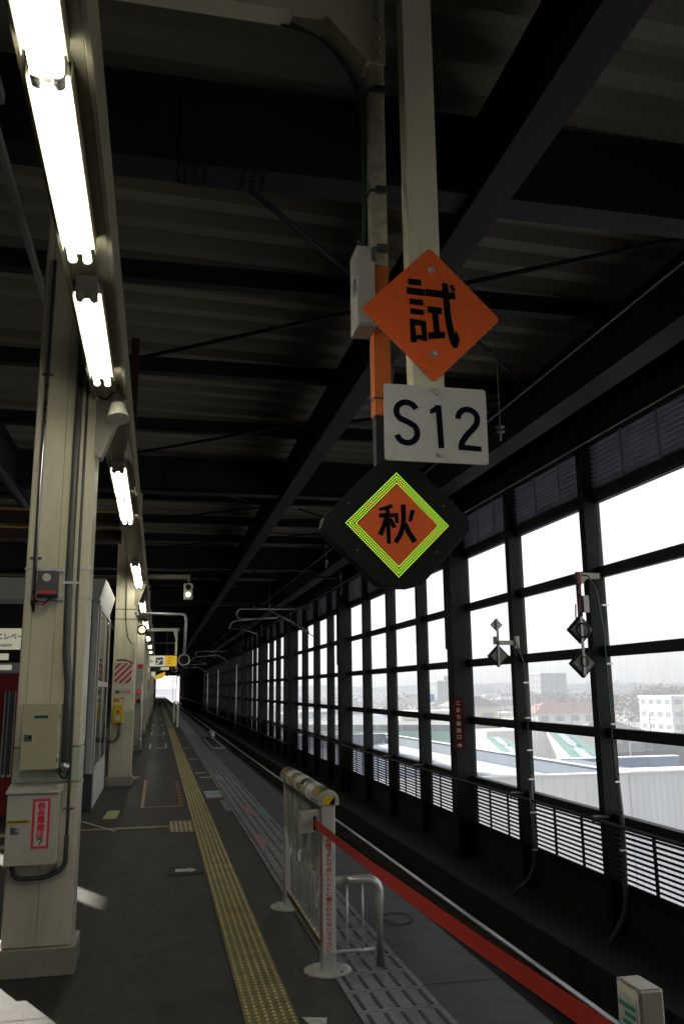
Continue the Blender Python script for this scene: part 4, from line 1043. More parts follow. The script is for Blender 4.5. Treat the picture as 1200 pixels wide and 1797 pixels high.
b = MB(); b.box(-.285, .545, Y4 - .095, Y4 + .10, 2.335, 2.68); b.build('housing', M['black'], t, bevel=.006)
b = MB(); b.box(-.265, .185, Y4 - .103, Y4 - .097, 2.352, 2.663); b.build('white_panel', M['signwhite'], t)
b = MB(); b.box(.187, .527, Y4 - .103, Y4 - .097, 2.352, 2.663); yp = b.build('yellow_panel', M['signyellow'], t)
b = MB()
y_ = Y4 - .106
stroke(b, [(-.245, 0), (-.13, 0)], .014, y_, (0, 2.505)); stroke(b, [(-.20, -.05), (-.245, 0), (-.20, .05)], .014, y_ - .0004, (0, 2.505)); b.build('arrow', M['navy'], t)
b = MB(); b.box(-.085, .125, y_, y_ + .002, 2.40, 2.61); pg = b.build('pictogram', M['shelter_dark'], t)
b = MB(); stroke(b, [(-.065, .07), (-.02, .07), (.05, -.03), (.11, -.03)], .03, y_ - .002, (0, 2.505)); stroke(b, [(-.03, -.06), (-.02, .0), (.03, -.02)], .022, y_ - .003, (0, 2.505)); b.build('escalator', M['signwhite'], pg)
b = MB(); put(b, '出口', .36, 2.595, .17, .07, y_, .01); 
for i, (w_, z_) in enumerate(((.10, 2.51), (.06, 2.47), (.10, 2.42))): b.box(.27, .27 + w_, y_, y_ + .001, z_, z_ + .018)
b.build('lettering', mat('amber_lettering', (.35, .16, .01), .6), yp)
b = MB(); b.box(-.295, -.278, Y4 - .01, Y4 + .01, 2.68, 4.9); b.box(.535, .552, Y4 - .01, Y4 + .01, 2.68, 4.9); b.build('hanger', M['black'], t)
t = thing('pipe_gantry', (.4, 27, 3.4), 'cream pipe frame standing out from the third column', 'frame')
b = MB(); b.box(-.43, .60, 27.0, 27.08, 3.46, 3.55); b.build('arm', M['post'], t)
b = MB(); b.prism([(.42, 3.46), (.49, 3.20), (.55, 3.20), (.55, 3.46)], 1, 27.01, 27.07); b.build('gusset', M['post'], t)
b = MB(); b.box(.49, .55, 27.02, 27.07, 2.3, 3.20); b.build('drop_post', M['post'], t)
t = thing('far_sign', (.1, 52, 2.8), 'dark hanging sign with green and pale fields far down the platform', 'sign')
b = MB(); b.box(-.62, .02, 52, 52.2, 2.75, 3.12); b.build('housing', M['shelter_dark'], t)
b = MB(); b.box(.02, .14, 51.98, 52.2, 2.75, 3.12); b.build('green_field', mat('dim_green', (.05, .25, .05), .5), t)
b = MB(); b.box(.14, .62, 52, 52.2, 2.85, 3.12); b.build('pale_field', M['signwhite'], t)
b = MB(); b.box(-.3, -.27, 52.1, 52.15, 3.12, 5.3); b.box(.45, .48, 52.1, 52.15, 3.12, 5.3); b.build('hanger', M['zinc'], t)
t = thing('far_mirror', (.8, 44, 3), 'distant small round ring on a drop pipe', 'mirror')
b = MB(); b.tube([(.80, 44, 4.0), (.80, 44, 2.85)], .03, 8); b.tube([(-.3, 44, 4.0), (.80, 44, 4.0)], .03, 8); b.build('pipe', M['zinc'], t)
b = MB(); b.cyl((.80, 44, 2.70), 1, .15, .03, 18); b.build('disc', M['black'], t)
b = MB(); b.tube([(.80 + .15 * math.cos(a / 18 * 2 * pi), 43.98, 2.70 + .15 * math.sin(a / 18 * 2 * pi)) for a in range(19)], .02, 6, False); b.build('ring', M['zinc'], t)
t = thing('far_yellow_sign', (.3, 64, 2.5), 'distant bright yellow hanging sign at the platform end', 'sign')
b = MB(); b.prism([(-.25, 2.45), (.25, 2.52), (.50, 2.75), (.50, 3.0), (.1, 2.85), (-.25, 2.70)], 1, 64, 64.1); b.build('board', M['signyellow'], t)
b = MB(); b.box(-.6, -.2, 64.0, 64.1, 2.65, 3.0); b.build('pale_field', M['signwhite'], t)
b = MB(); b.box(0, .03, 64.1, 64.15, 2.9, 5.3); b.build('hanger', M['black'], t)
# white posts on the platform at 40-46 m
for k, (x_, y_) in enumerate(((.90, 40.7), (.84, 46.5))):
    t = thing('platform_gate_post', (x_ + .1, y_, 0), ('nearer slim white post standing on the platform far down', 'farther slim white post standing on the platform far down')[k], 'post')
    b = MB(); b.box(x_, x_ + .09, y_, y_ + .09, 0, 1.02); b.build('post', M['post'], t)
    b = MB(); b.box(x_ - .01, x_ + .10, y_ - .01, y_ + .1, 1.021, 1.05); b.build('cap', M['post'], t)

# ------------------------------------------------------------------ big hanging signs
t = thing('test_train_sign', (1.24, 3.7, 3.0), 'large orange diamond sign bearing a bold black character', 'sign')
cx, cz = 1.259, 3.455
def rdiamond(cx, cz, rx, rz, k=.035):
    pts = []
    for (dx, dz) in ((-1, 0), (0, -1), (1, 0), (0, 1)):
        c = Vector((cx + dx * rx, cz + dz * rz))
        for (ex, ez) in (((-dz, dx)), ((dz, -dx))):
            pass
        ang = math.atan2(dz, dx)
        for a in (-40, -15, 15, 40):
            rr_ = k * .6
            cc = Vector((cx + dx * (rx - k * .85), cz + dz * (rz - k * .85)))
            pts.append((cc.x + rr_ * math.cos(ang + R(a)), cc.y + rr_ * math.sin(ang + R(a))))
    return pts
b = MB(); b.prism(rdiamond(cx, cz, .357, .357), 1, 3.690, 3.694); b.build('plate', M['orange_sign'], t)
b = MB(); b.prism(rdiamond(cx, cz, .3585, .3585), 1, 3.6945, 3.698); b.build('backing', M['alu'], t)
b = MB(); s_ = .001015; o_ = (cx - 737 * s_, cz + 391 * s_); y_ = 3.6875
for P in ([(622, 215), (688, 217), (689, 250), (624, 248)], [(612, 262), (703, 266), (704, 302), (613, 298)], [(625, 320), (695, 323), (696, 353), (626, 350)], [(627, 370), (697, 374), (698, 403), (628, 400)],
          [(623, 425), (706, 431), (707, 459), (624, 455)], [(624, 455.1), (650, 456.1), (657, 547), (627, 547)], [(681, 458), (707, 459.1), (708, 537), (683, 535)], [(657, 505), (683, 506), (683, 530), (657, 529)],
          [(706, 262), (797, 266), (797, 304), (707, 300)], [(829, 268), (860, 270), (862, 306), (829, 305)],
          [(831, 237), (850, 225), (864, 256), (846, 268)],
          [(715, 352), (789, 355), (787, 391), (716, 388)], [(737, 388.1), (769, 390.1), (775, 482), (744, 487)], [(715, 489), (800, 478.5), (801, 512), (716, 525)]):
    pl(b, P[::-1], y_, o_, s_)
ls = [(793, 222), (797, 300), (801, 390), (808, 450), (818, 505), (830, 545), (845, 563)]; rs = [(824, 224), (829, 300), (834, 390), (840, 430), (848, 470), (853, 500), (862, 556)]
for i in range(len(ls) - 1):
    pl(b, [rs[i], rs[i + 1], ls[i + 1], ls[i]], y_, o_, s_)
pl(b, [(858, 465), (874, 512), (862, 556), (851, 490)], y_ - .0003, o_, s_)
b.build('character', M['ink'], t)
def bolt(x, z, y, t_, r=.0135):
    b = MB(); b.cyl((x, y, z), 1, r * 1.35, -.003, 18); b.tube([(x, y - .003, z), (x, y - .010, z), (x, y - .012, z)], [r, r * .9, r * .6], 6); b.build('bolt', M['stainless'], t_)
bolt(1.263, 3.69, 3.688, t); bolt(1.263, 3.245, 3.688, t)

t = thing('stop_number_sign', (1.26, 3.7, 2.9), 'white plate reading S12 under the orange diamond sign', 'sign')
x0_, x1_, z0_, z1_ = 1.003, 1.517, 2.695, 3.073
def rrect(x0, x1, z0, z1, r):
    out = []
    for (cx_, cz_, a0) in ((x1 - r, z0 + r, -90), (x1 - r, z1 - r, 0), (x0 + r, z1 - r, 90), (x0 + r, z0 + r, 180)):
        out += [(cx_ + r * math.cos(R(a0 + a)), cz_ + r * math.sin(R(a0 + a))) for a in (0, 30, 60, 90)]
    return out
b = MB(); b.prism(rrect(x0_, x1_, z0_, z1_, .016), 1, 3.680, 3.684); b.build('plate', M['plate'], t)
b = MB(); b.prism(rrect(x0_ - .001, x1_ + .001, z0_ - .001, z1_ + .001, .016), 1, 3.6845, 3.688); b.build('backing', M['alu'], t)
b = MB(); s_ = .00098; o_ = (1.003 - 492 * s_, 3.073 + 740 * s_); y_ = 3.6775
S = arc(603, 878, 51, -20, -180, 12, 47) + arc(603, 878, 51, 180, 128, 4, 47)[1:] + [(612, 932)] + arc(603, 984, 52, -52, 0, 5, 52)[1:] + arc(603, 984, 52, 0, 165, 13, 52)[1:]
stroke(b, S, 30, y_, o_, s_)
stroke(b, [(766, 835), (775, 1054)], 30, y_, o_, s_); pl(b, [(755, 838), (755, 872), (723, 884), (722, 862)], y_ - .0003, o_, s_); pl(b, [(748, 836), (770, 836), (770, 860), (748, 866)], y_ - .0006, o_, s_)
T2 = arc(916, 896, 50, 175, 360, 14, 47) + [(962, 918), (946, 942), (905, 984), (882, 1018), (874, 1046)]
stroke(b, T2, 30, y_, o_, s_); pl(b, [(862, 1030), (980, 1036), (981, 1062), (862, 1058)], y_ - .0003, o_, s_)
b.build('lettering', M['navy'], t)
bolt(1.262, 3.045, 3.679, t); bolt(1.268, 2.735, 3.679, t)

t = thing('sign_hanger_post', (1.24, 3.75, 5.2), 'wide pale channel post hanging from the roof behind the orange diamond', 'post')
b = MB(); b.box(1.155, 1.315, 3.70, 3.712, 3.04, 5.95); b.build('face', M['post'], t, bevel=.002)
b = MB(); b.box(1.155, 1.17, 3.713, 3.80, 3.04, 5.95); b.box(1.300, 1.315, 3.713, 3.80, 3.04, 5.95); b.build('flange', M['post'], t)
t = thing('signal_hanger_post', (1.06, 3.95, 5.2), 'slim stained post hanging from the roof with its lower part painted orange', 'post')
b = MB(); b.box(1.020, 1.108, 3.92, 4.00, 3.815, 5.24); b.build('shaft', M['post_old'], t, bevel=.006)
b = MB(); b.box(1.019, 1.109, 3.919, 4.001, 2.995, 3.814); b.build('orange_sleeve', M['orange_post'], t, bevel=.006)
b = MB(); b.box(1.026, 1.102, 3.926, 3.994, 2.6, 2.994); b.build('stub', M['steel_dark'], t)
for z in (4.85, 4.24, 3.90):
    b = MB(); b.box(1.014, 1.114, 3.913, 4.007, z, z + .016); b.box(1.045, 1.112, 3.895, 3.913, z - .012, z + .028); b.build('band_clamp', M['conduit'], t)
b = MB(); b.box(1.016, 1.112, 3.915, 4.005, 3.08, 3.09); b.build('band_clamp', M['conduit'], t)
b = MB(); b.prism([(.80, 5.25), (1.0, 5.02), (1.115, 5.02), (1.115, 5.25)][::1], 1, 3.905, 3.915); b.prism([(.60, 5.251), (1.115, 5.251), (1.115, 5.5), (.60, 5.5)], 1, 3.905, 3.915)
b.prism([(.78, 5.25), (.80, 5.25), (1.02, 5.0), (1.0, 5.0)], 1, 3.87, 4.0)
b.build('gusset', M['post'], t)
b = MB(); b.box(-.42, .60, 3.90, 4.02, 5.27, 5.42); b.build('arm', M['post'], t, bevel=.004)
for z in (5.09, 5.18, 5.30, 5.40):
    b = MB(); b.tube([(1.075, 3.905, z), (1.075, 3.893, z), (1.075, 3.889, z)], [.012, .011, .006], 8); b.build('bolt', M['galv'], t)
b = MB(); b.tube(rounded([(.60, 3.99, 5.27), (.80, 4.0, 5.20), (.98, 4.0, 4.95), (1.0, 4.0, 4.6), (1.01, 4.02, 4.3), (1.0, 4.02, 4.0), (.97, 4.0, 3.86)], .25, 8), .010, 6)
b.tube(rounded([(.55, 4.01, 5.27), (.80, 4.01, 5.22), (1.0, 4.02, 4.98), (1.01, 4.02, 4.6), (1.01, 4.03, 4.2)], .25, 8), .008, 6); b.build('cable', bpy.data.materials['green_cable'], t)
b = MB(); b.tube([(1.13, 3.98, 3.75), (1.14, 3.98, 3.3), (1.12, 3.98, 3.1)], .004, 5); b.tube([(1.12, 3.98, 3.75), (1.125, 3.98, 3.3), (1.13, 3.98, 3.08)], .004, 5); b.build('thin_wire', M['conduit'], t)
t = thing('signal_control_box', (.97, 3.93, 3.65), 'tall pale control box with shiny latch on the slim hanging post', 'box')
b = MB(); b.box(.925, 1.018, 3.86, 4.02, 3.44, 3.885); b.build('housing', M['plate'], t, bevel=.003)
b = MB(); b.prism([(.905, 3.64), (.925, 3.62), (.925, 3.71), (.91, 3.70)], 1, 3.88, 3.93); b.build('latch', M['stainless'], t, bevel=.003)
b = MB(); b.box(.94, 1.0, 3.855, 3.859, 3.447, 3.462); b.build('gland_plate', M['alu'], t)
b = MB(); b.cyl((.96, 3.95, 3.885), 2, .012, .08, 8); b.build('gland', M['conduit'], t)
b = MB(); b.box(1.0, 1.025, 3.85, 3.86, 3.80, 3.87); b.build('hook', M['galv'], t)

t = thing('led_train_sign', (1.11, 3.9, 2.43), 'black diamond LED sign with green lit border and orange centre', 'sign')
cx, cz = 1.111, 2.428; Y0 = 3.88
b = MB(); b.prism([(cx - .375, cz - .02), (cx - .355, cz - .05), (cx - .10, cz - .29), (cx - .06, cz - .305), (cx + .06, cz - .305), (cx + .12, cz - .29), (cx + .37, cz - .02), (cx + .375, cz + .02), (cx + .355, cz + .06), (cx + .10, cz + .30), (cx + .06, cz + .32), (cx - .06, cz + .32), (cx - .11, cz + .29), (cx - .36, cz + .03)], 1, Y0, Y0 + .10)
b.build('housing', M['black'], t, bevel=.004)
b = MB(); diamond(b, cx, cz, .268, Y0 - .006, Y0 - .001); b.build('led_panel', M['black'], t)
b = MB(); diamond(b, cx, cz - .002, .200, Y0 - .016, Y0 - .007); pc = b.build('plate', M['orange_sign2'], t)
b = MB(); b2 = MB(); n = 34; 
for side in range(4):
    ang = side * pi / 2
    for row in range(4):
        r_ = .2555 - row * .0155
        cnt = int(n * r_ / .2555)
        for i in range(cnt):
            u = (i + (.5 if row % 2 else 0)) / cnt
            if u > 1: continue
            px, pz = r_ * (1 - u), r_ * u
            qx = px * math.cos(ang) - pz * math.sin(ang); qz = px * math.sin(ang) + pz * math.cos(ang)
            tgt = b if random.random() < .62 else b2
            tgt.add([(cx + qx + .0040 * math.cos(k * pi / 3), Y0 - .0085, cz + qz + .0040 * math.sin(k * pi / 3)) for k in range(6)], [tuple(range(6))])
b.build('led_border', M['led'], t); b2.build('amber_leds', M['led2'], t)
b = MB(); s_ = .00102; o_ = (cx - 572 * s_, cz + 1456 * s_); y_ = Y0 - .0175
stroke(b, [(479, 1388), (512, 1381), (545, 1368)], [15, 17, 20], y_, o_, s_)
stroke(b, [(479, 1418), (553, 1414)], 21, y_ - .0002, o_, s_)
stroke(b, [(521, 1380), (524, 1552)], 20, y_ - .0004, o_, s_)
stroke(b, [(514, 1428), (500, 1470), (483, 1512)], [22, 20, 24], y_ - .0006, o_, s_)
stroke(b, [(532, 1432), (554, 1474)], [18, 22], y_ - .0008, o_, s_)
stroke(b, [(563, 1402), (566, 1452)], [20, 18], y_ - .0002, o_, s_)
stroke(b, [(646, 1386), (630, 1442)], [22, 18], y_ - .0002, o_, s_)
stroke(b, [(599, 1360), (599, 1430), (594, 1470), (580, 1510), (556, 1545)], [24, 24, 24, 24, 22], y_ - .0004, o_, s_)
stroke(b, [(606, 1450), (622, 1495), (652, 1540)], [20, 26, 28], y_ - .0006, o_, s_)
b.build('character', M['ink'], pc)
b = MB()
for sx_ in (-.24, .24, -.20, .20):
    b.cyl((cx + sx_, Y0 - .002, cz + (.10 if abs(sx_) > .22 else -.13)), 1, .006, -.004, 8)
b.build('screw', M['conduit'], t)

# ------------------------------------------------------------------ rail fence with belt
t = thing('belt_barrier_fence', (1.05, 6.2, 0), 'stainless barrier fence with striped rounded cap beside the platform edge', 'fence')
xa, xb = 1.008, 1.093
for y_, nm in ((5.40, 0), (6.96, 1)):
    b = MB(); b.box(xa, xb, y_ - .042, y_ + .042, .012, .945); p_ = b.build('post', M['stainless'], t, bevel=.005)
    b = MB(); b.tube([(1.05, y_, .0005), (1.05, y_, .008), (1.05, y_, .014)], [.145, .143, .12], 30, smooth=False); b.build('base_disc', M['stainless'], p_)
    b = MB()
    for a in range(4): b.cyl((1.05 + .115 * math.cos(a * pi / 2 + .6), y_ + .115 * math.sin(a * pi / 2 + .6), .012), 2, .010, .008, 6)
    b.build('base_bolt', M['galv'], p_)
cap = [(.985, .945), (1.117, .945), (1.117, .975), (1.108, 1.005), (1.088, 1.028), (1.05, 1.040), (1.012, 1.028), (.993, 1.005), (.985, .975)]
b = MB(); b.prism(cap, 1, 5.345, 7.03); b.build('rounded_cap', M['clearcap'], t, bevel=.006)
def cap_band(b, ya, yb, lo=0, hi=8, off=.0015):
    cpt = [(.985, .950), (.985, .975), (.993, 1.005), (1.012, 1.028), (1.05, 1.040), (1.088, 1.028), (1.108, 1.005), (1.117, .975)]
    P = []
    for (x, z) in cpt[lo:hi]:
        d = Vector((x - 1.05, z - .96)).normalized(); P.append((x + d.x * off, z + d.y * off))
    for i in range(len(P) - 1): b.quad((P[i][0], ya, P[i][1]), (P[i + 1][0], ya, P[i + 1][1]), (P[i + 1][0], yb, P[i + 1][1]), (P[i][0], yb, P[i][1]))
for k, (ya, yb, m) in enumerate(((5.40, 5.56, 'yellow'), (5.62, 5.82, 'sticker_white'), (5.98, 6.08, 'yellow'), (6.10, 6.32, 'sticker_white'), (6.42, 6.50, 'yellow'), (6.52, 6.70, 'sticker_white'), (6.80, 6.98, 'yellow'))):
    b = MB(); cap_band(b, ya, yb, 2 if m == 'yellow' and k in (0, 6) else 0, 7); q = b.build('cap_sticker', M[m], t)
    b = MB()
    if m == 'yellow':
        n_ = 4
        for i in range(n_):
            u = (yb - ya) / n_; cap_band(b, ya + u * i, ya + u * (i + .55), 2, 7, .0025)
        b.build('black_stripe', M['ink'], q)
    else:
        cap_band(b, ya + .04, ya + .09, 1, 3, .0025); b.build('text_band', M['red_ink'] if k == 3 else M['conduit'], q)
b = MB(); b.box(1.012, 1.088, 5.340, 5.344, .952, 1.003); q = b.build('end_mark', M['yellow'], t)
b = MB(); b.poly([(1.050, 5.3385, .9535), (1.087, 5.3385, .9535), (1.087, 5.3385, 1.002)]); b.poly([(1.012, 5.3385, 1.003), (1.012, 5.3385, .992), (1.024, 5.3385, 1.003)]); b.build('black_stripe', M['ink'], q)
# ribbed sheet with torn hem
b = MB(); n = 96; vs = []
for i in range(n + 1):
    y_ = 5.45 + (6.92 - 5.45) * i / n
    ph = i * 2 * pi / 8
    xo = 1.03 + .014 * math.sin(ph)
    hem = .60 - .14 * abs(math.sin(i * .16 + .5)) ** 2 + .06 * math.sin(i * .55) - (.10 if i % 16 in (7, 8, 9) else 0)
    for q in range(5):
        z = .944 + (hem - .944) * q / 4
        vs.append((xo + .02 * math.sin(q * 2.1 + i * .3) * (q / 4), y_, z))
b.add(vs, [(5 * i + q, 5 * i + q + 1, 5 * i + q + 6, 5 * i + q + 5) for i in range(n) for q in range(4)], True); b.build('ribbed_sheet', M['veil'], t)
for i in range(13):
    b = MB(); y_ = 5.54 + i * .108; b.tube([(1.05, y_, .12), (1.05, y_, .944)], .0075, 8); b.build('bar', M['stainless'], t)
b = MB(); b.box(1.032, 1.068, 5.442, 6.918, .09, .125); b.build('bottom_rail', M['stainless'], t)
b = MB(); b.quad((1.0315, 6.918, .085), (1.0315, 5.442, .085), (1.0315, 5.442, .13), (1.0315, 6.918, .13)); q = b.build('striped_tape', M['yellow'], t)
b = MB()
for i in range(20):
    a = 5.45 + i * .0735; b.quad((1.030, a + .035, .0855), (1.030, a, .0855), (1.030, a + .025, .1295), (1.030, min(a + .06, 6.917), .1295))
b.build('black_stripe', M['ink'], q)
# belt holder
b = MB(); b.prism([(.885, .785), (1.005, .785), (1.005, .915), (.885, .905)], 1, 5.40, 5.50); b.build('belt_housing', M['stainless'], t, bevel=.004)
b = MB(); b.box(.965, .978, 5.385, 5.399, .80, .88); b.build('slot', M['ink'], t)
# warning sticker
b = MB(); b.box(1.014, 1.088, 5.3535, 5.3565, .110, .765); q = b.build('warning_strip', M['sticker_white'], t)
b = MB(); vertical(b, '危険ですので赤いベルトに寄りかからないで下さい', 1.051, .755, .0275, .0278, 5.3528, .03, wide=1.5); b.build('lettering', M['red_ink'], q)
b = MB(); b.box(1.0065, 1.0075, 5.368, 5.392, .15, .72); b.build('side_strip', M['red_ink'], t)

t = thing('guard_hoop', (1.3, 5.4, 0), 'bent stainless tube hoop with two bars beside the fence post', 'rail')
b = MB(); b.tube(rounded([(1.095, 5.40, .50), (1.375, 5.40, .50), (1.375, 5.40, .004)], .09, 8), .0275, 16); b.build('hoop', M['stainless_warm'], t)
b = MB(); b.tube([(1.095, 5.40, .10), (1.35, 5.40, .10)], .011, 10); b.build('lower_bar', M['stainless_warm'], t)
for x in (1.17, 1.268):
    b = MB(); b.tube([(x, 5.40, .10), (x, 5.40, .48)], .0075, 10); b.build('bar', M['stainless_warm'], t)
# belt and the near pole
b = MB(); n = 24
A = Vector((.972, 5.385, .842)); B = Vector((1.128, 1.985, .808))
vs = []
for i in range(n + 1):
    u = i / n; p_ = A.lerp(B, u); sag = -.018 * math.sin(pi * u); tw = .003 * math.sin(u * 9)
    vs += [(p_.x - .0008 + tw, p_.y, p_.z + sag - .026 - .007 * u), (p_.x - .0008 - tw, p_.y, p_.z + sag + .026 + .007 * u)]
b.add(vs, [(2 * i, 2 * i + 1, 2 * i + 3, 2 * i + 2) for i in range(n)], True)
b.build('barrier_belt', M['belt'], label='wide red barrier belt stretched from the fence to the near pole', cat='belt')
t = thing('belt_pole', (1.13, 1.95, 0), 'short square stainless belt pole at the lower right', 'pole')
b = MB(); b.box(1.100, 1.162, 1.93, 2.035, .01, .965); b.build('post', M['pole_steel'], t, bevel=.006)
b = MB(); b.box(1.0985, 1.0995, 1.945, 2.025, .74, .938); q = b.build('label_plate', M['sticker_white'], t)
b = MB()
for i in range(10): b.box(1.0972, 1.0982, 1.95, 2.02 - (i % 3) * .012, .750 + i * .018, .760 + i * .018)
b.build('lettering', M['teal'], q)
b = MB(); b.tube([(1.13, 1.98, .0005), (1.13, 1.98, .012)], [.14, .13], 30, smooth=False); b.build('base_disc', M['stainless'], t)

# ------------------------------------------------------------------ outside world
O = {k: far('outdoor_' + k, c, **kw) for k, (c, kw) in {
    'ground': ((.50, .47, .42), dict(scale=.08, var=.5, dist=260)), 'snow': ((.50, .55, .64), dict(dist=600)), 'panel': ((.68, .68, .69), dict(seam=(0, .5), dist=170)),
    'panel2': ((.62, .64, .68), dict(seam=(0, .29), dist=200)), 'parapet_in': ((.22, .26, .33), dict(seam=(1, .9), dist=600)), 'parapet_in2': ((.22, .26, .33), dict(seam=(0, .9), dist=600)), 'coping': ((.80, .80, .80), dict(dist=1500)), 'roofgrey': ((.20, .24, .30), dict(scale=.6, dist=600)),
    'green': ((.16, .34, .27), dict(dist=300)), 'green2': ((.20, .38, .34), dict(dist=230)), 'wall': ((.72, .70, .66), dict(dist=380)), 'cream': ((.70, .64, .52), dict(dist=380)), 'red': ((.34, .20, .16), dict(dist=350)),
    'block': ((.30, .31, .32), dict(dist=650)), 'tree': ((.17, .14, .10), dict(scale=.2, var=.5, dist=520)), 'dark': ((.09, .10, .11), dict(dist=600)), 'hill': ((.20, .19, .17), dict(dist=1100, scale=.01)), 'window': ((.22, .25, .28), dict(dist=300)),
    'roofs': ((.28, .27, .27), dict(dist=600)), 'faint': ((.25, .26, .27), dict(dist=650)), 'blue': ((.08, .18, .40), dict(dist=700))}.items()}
G = -10.
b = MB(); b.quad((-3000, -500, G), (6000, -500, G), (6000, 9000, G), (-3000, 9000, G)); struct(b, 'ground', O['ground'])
b = MB(); pts = []
n = 90
for i in range(n + 1):
    a = R(-15 + 75 * i / n); d_ = 2600; pts.append((d_ * math.sin(a), d_ * math.cos(a), -9.9 + 20 + 3 * math.sin(i * .31) + 2 * math.sin(i * .83 + 1) + 1 * math.sin(i * 2.3)))
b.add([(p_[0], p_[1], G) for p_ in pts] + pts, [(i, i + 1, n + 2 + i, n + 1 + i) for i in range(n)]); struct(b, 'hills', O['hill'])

# near flat roof with parapets
t = thing('flat_roof_building', (17, 45, -10), 'flat roofed grey annexe just outside with white capped parapets and snow', 'building')
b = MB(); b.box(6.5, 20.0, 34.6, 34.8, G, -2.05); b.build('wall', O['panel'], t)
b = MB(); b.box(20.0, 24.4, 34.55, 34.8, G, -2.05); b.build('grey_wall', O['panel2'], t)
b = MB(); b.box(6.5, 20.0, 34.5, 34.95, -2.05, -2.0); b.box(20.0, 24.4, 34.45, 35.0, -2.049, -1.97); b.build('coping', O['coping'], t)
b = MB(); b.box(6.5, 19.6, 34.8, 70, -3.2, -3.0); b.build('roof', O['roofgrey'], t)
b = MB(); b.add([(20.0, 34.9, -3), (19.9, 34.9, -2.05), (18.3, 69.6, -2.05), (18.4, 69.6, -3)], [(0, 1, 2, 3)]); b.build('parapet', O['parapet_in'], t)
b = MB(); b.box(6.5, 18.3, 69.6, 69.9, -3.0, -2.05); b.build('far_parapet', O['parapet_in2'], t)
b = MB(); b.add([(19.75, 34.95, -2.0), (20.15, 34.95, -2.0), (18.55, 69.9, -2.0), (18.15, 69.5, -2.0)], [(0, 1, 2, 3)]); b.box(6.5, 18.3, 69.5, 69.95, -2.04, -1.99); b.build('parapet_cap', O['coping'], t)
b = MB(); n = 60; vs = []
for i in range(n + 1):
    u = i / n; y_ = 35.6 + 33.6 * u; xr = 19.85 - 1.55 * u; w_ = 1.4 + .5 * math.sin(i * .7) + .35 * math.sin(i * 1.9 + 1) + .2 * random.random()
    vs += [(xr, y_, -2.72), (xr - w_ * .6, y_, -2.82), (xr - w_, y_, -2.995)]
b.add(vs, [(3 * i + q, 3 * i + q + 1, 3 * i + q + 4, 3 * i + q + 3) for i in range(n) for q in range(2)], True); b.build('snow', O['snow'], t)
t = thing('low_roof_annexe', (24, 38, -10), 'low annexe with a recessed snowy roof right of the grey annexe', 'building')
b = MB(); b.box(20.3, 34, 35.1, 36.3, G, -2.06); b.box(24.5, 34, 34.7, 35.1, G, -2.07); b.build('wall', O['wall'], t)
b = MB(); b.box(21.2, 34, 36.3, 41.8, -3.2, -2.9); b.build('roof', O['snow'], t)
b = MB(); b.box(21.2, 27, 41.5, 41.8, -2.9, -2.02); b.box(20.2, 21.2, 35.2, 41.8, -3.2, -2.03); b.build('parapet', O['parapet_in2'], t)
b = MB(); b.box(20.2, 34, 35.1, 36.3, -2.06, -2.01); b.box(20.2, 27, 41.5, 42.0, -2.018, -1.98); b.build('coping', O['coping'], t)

# green eaved hall
t = thing('green_eaved_hall', (26, 95, -10), 'long pale hall with green eaves beyond the flat roof', 'building')
ye = lambda x: 104 - .5 * x
b = MB(); b.prism([(8, ye(8) + .8), (41, ye(41) + .8), (41, ye(41) + 14), (8, ye(8) + 14)], 2, G, -3.85); b.build('wall', O['cream'], t)
b = MB(); b.prism([(6, ye(6)), (39, ye(39)), (39, ye(39) + 15), (6, ye(6) + 15)], 2, -3.85, -3.0); b.build('eave', O['green'], t)
b = MB(); b.prism([(6, ye(6) + 1.5), (36, ye(36) + 1.5), (36, ye(36) + 13), (6, ye(6) + 13)], 2, -3.0, -2.3); b.build('roof_band', O['block'], t)
b = MB()
for i in range(13):
    x_ = 7 + i * 2.4; b.box(x_, x_ + .25, ye(x_) + 1.2, ye(x_) + 1.4, -2.95, -2.35)
b.build('snow_guard', O['window'], t)
def green_roof(TL, TR, BR, BL, l):
    t = thing('sloping_green_roof', (BL[0], BL[1], -10), l, 'roof', 'green lean-to roofs beside the hall')
    TL, TR, BR, BL = map(Vector, (TL, TR, BR, BL))
    b = MB(); b.add([TL, TR, BR, BL], [(0, 3, 2, 1)]); b.build('slope', O['green2'], t)
    up = Vector((0, -.08, .12)); q = lambda u, v: (TL.lerp(TR, u)).lerp(BL.lerp(BR, u), v) + up
    n = 16; vs = []
    for k in range(n + 1):
        v = .06 + .90 * k / n; gap = .10 if k in (8, 9) else 0; vs += [q(.28 + .012 * math.sin(k * 2.3) + gap, v), q(.60 + .02 * math.sin(k * 2.9) - gap, v)]
    b = MB(); b.add(vs, [(2 * k, 2 * k + 1, 2 * k + 3, 2 * k + 2) for k in range(n)]); b.build('snow', O['snow'], t)
    b = MB(); b.add([TL, BL, (BL.x, BL.y, G), (TL.x, TL.y, G)], [(0, 1, 2, 3)]); b.build('side_wall', O['wall'], t)
    b = MB(); b.box(TL.x - 3.4, TL.x - 2.2, TL.y + 1, TL.y + 1.1, TL.z - 2.4, TL.z - 1.2); b.build('window', O['window'], t)
green_roof((30.4, 78, -2.95), (32.6, 78, -3.05), (29.6, 66, -3.85), (27.6, 66, -3.85), 'green sloping roof with a strip of snow, the left one of two')
green_roof((36.8, 78, -2.6), (39.2, 78, -2.7), (36.9, 66, -4.6), (33.6, 66, -4.6), 'green sloping roof with a long strip of snow, the right one of two')
b = MB(); b.box(31, 44, 79, 84, G, -2.5); b.build('pale_annexe', O['wall'], label='pale annexe wall the two green sloping roofs lean on', cat='building')

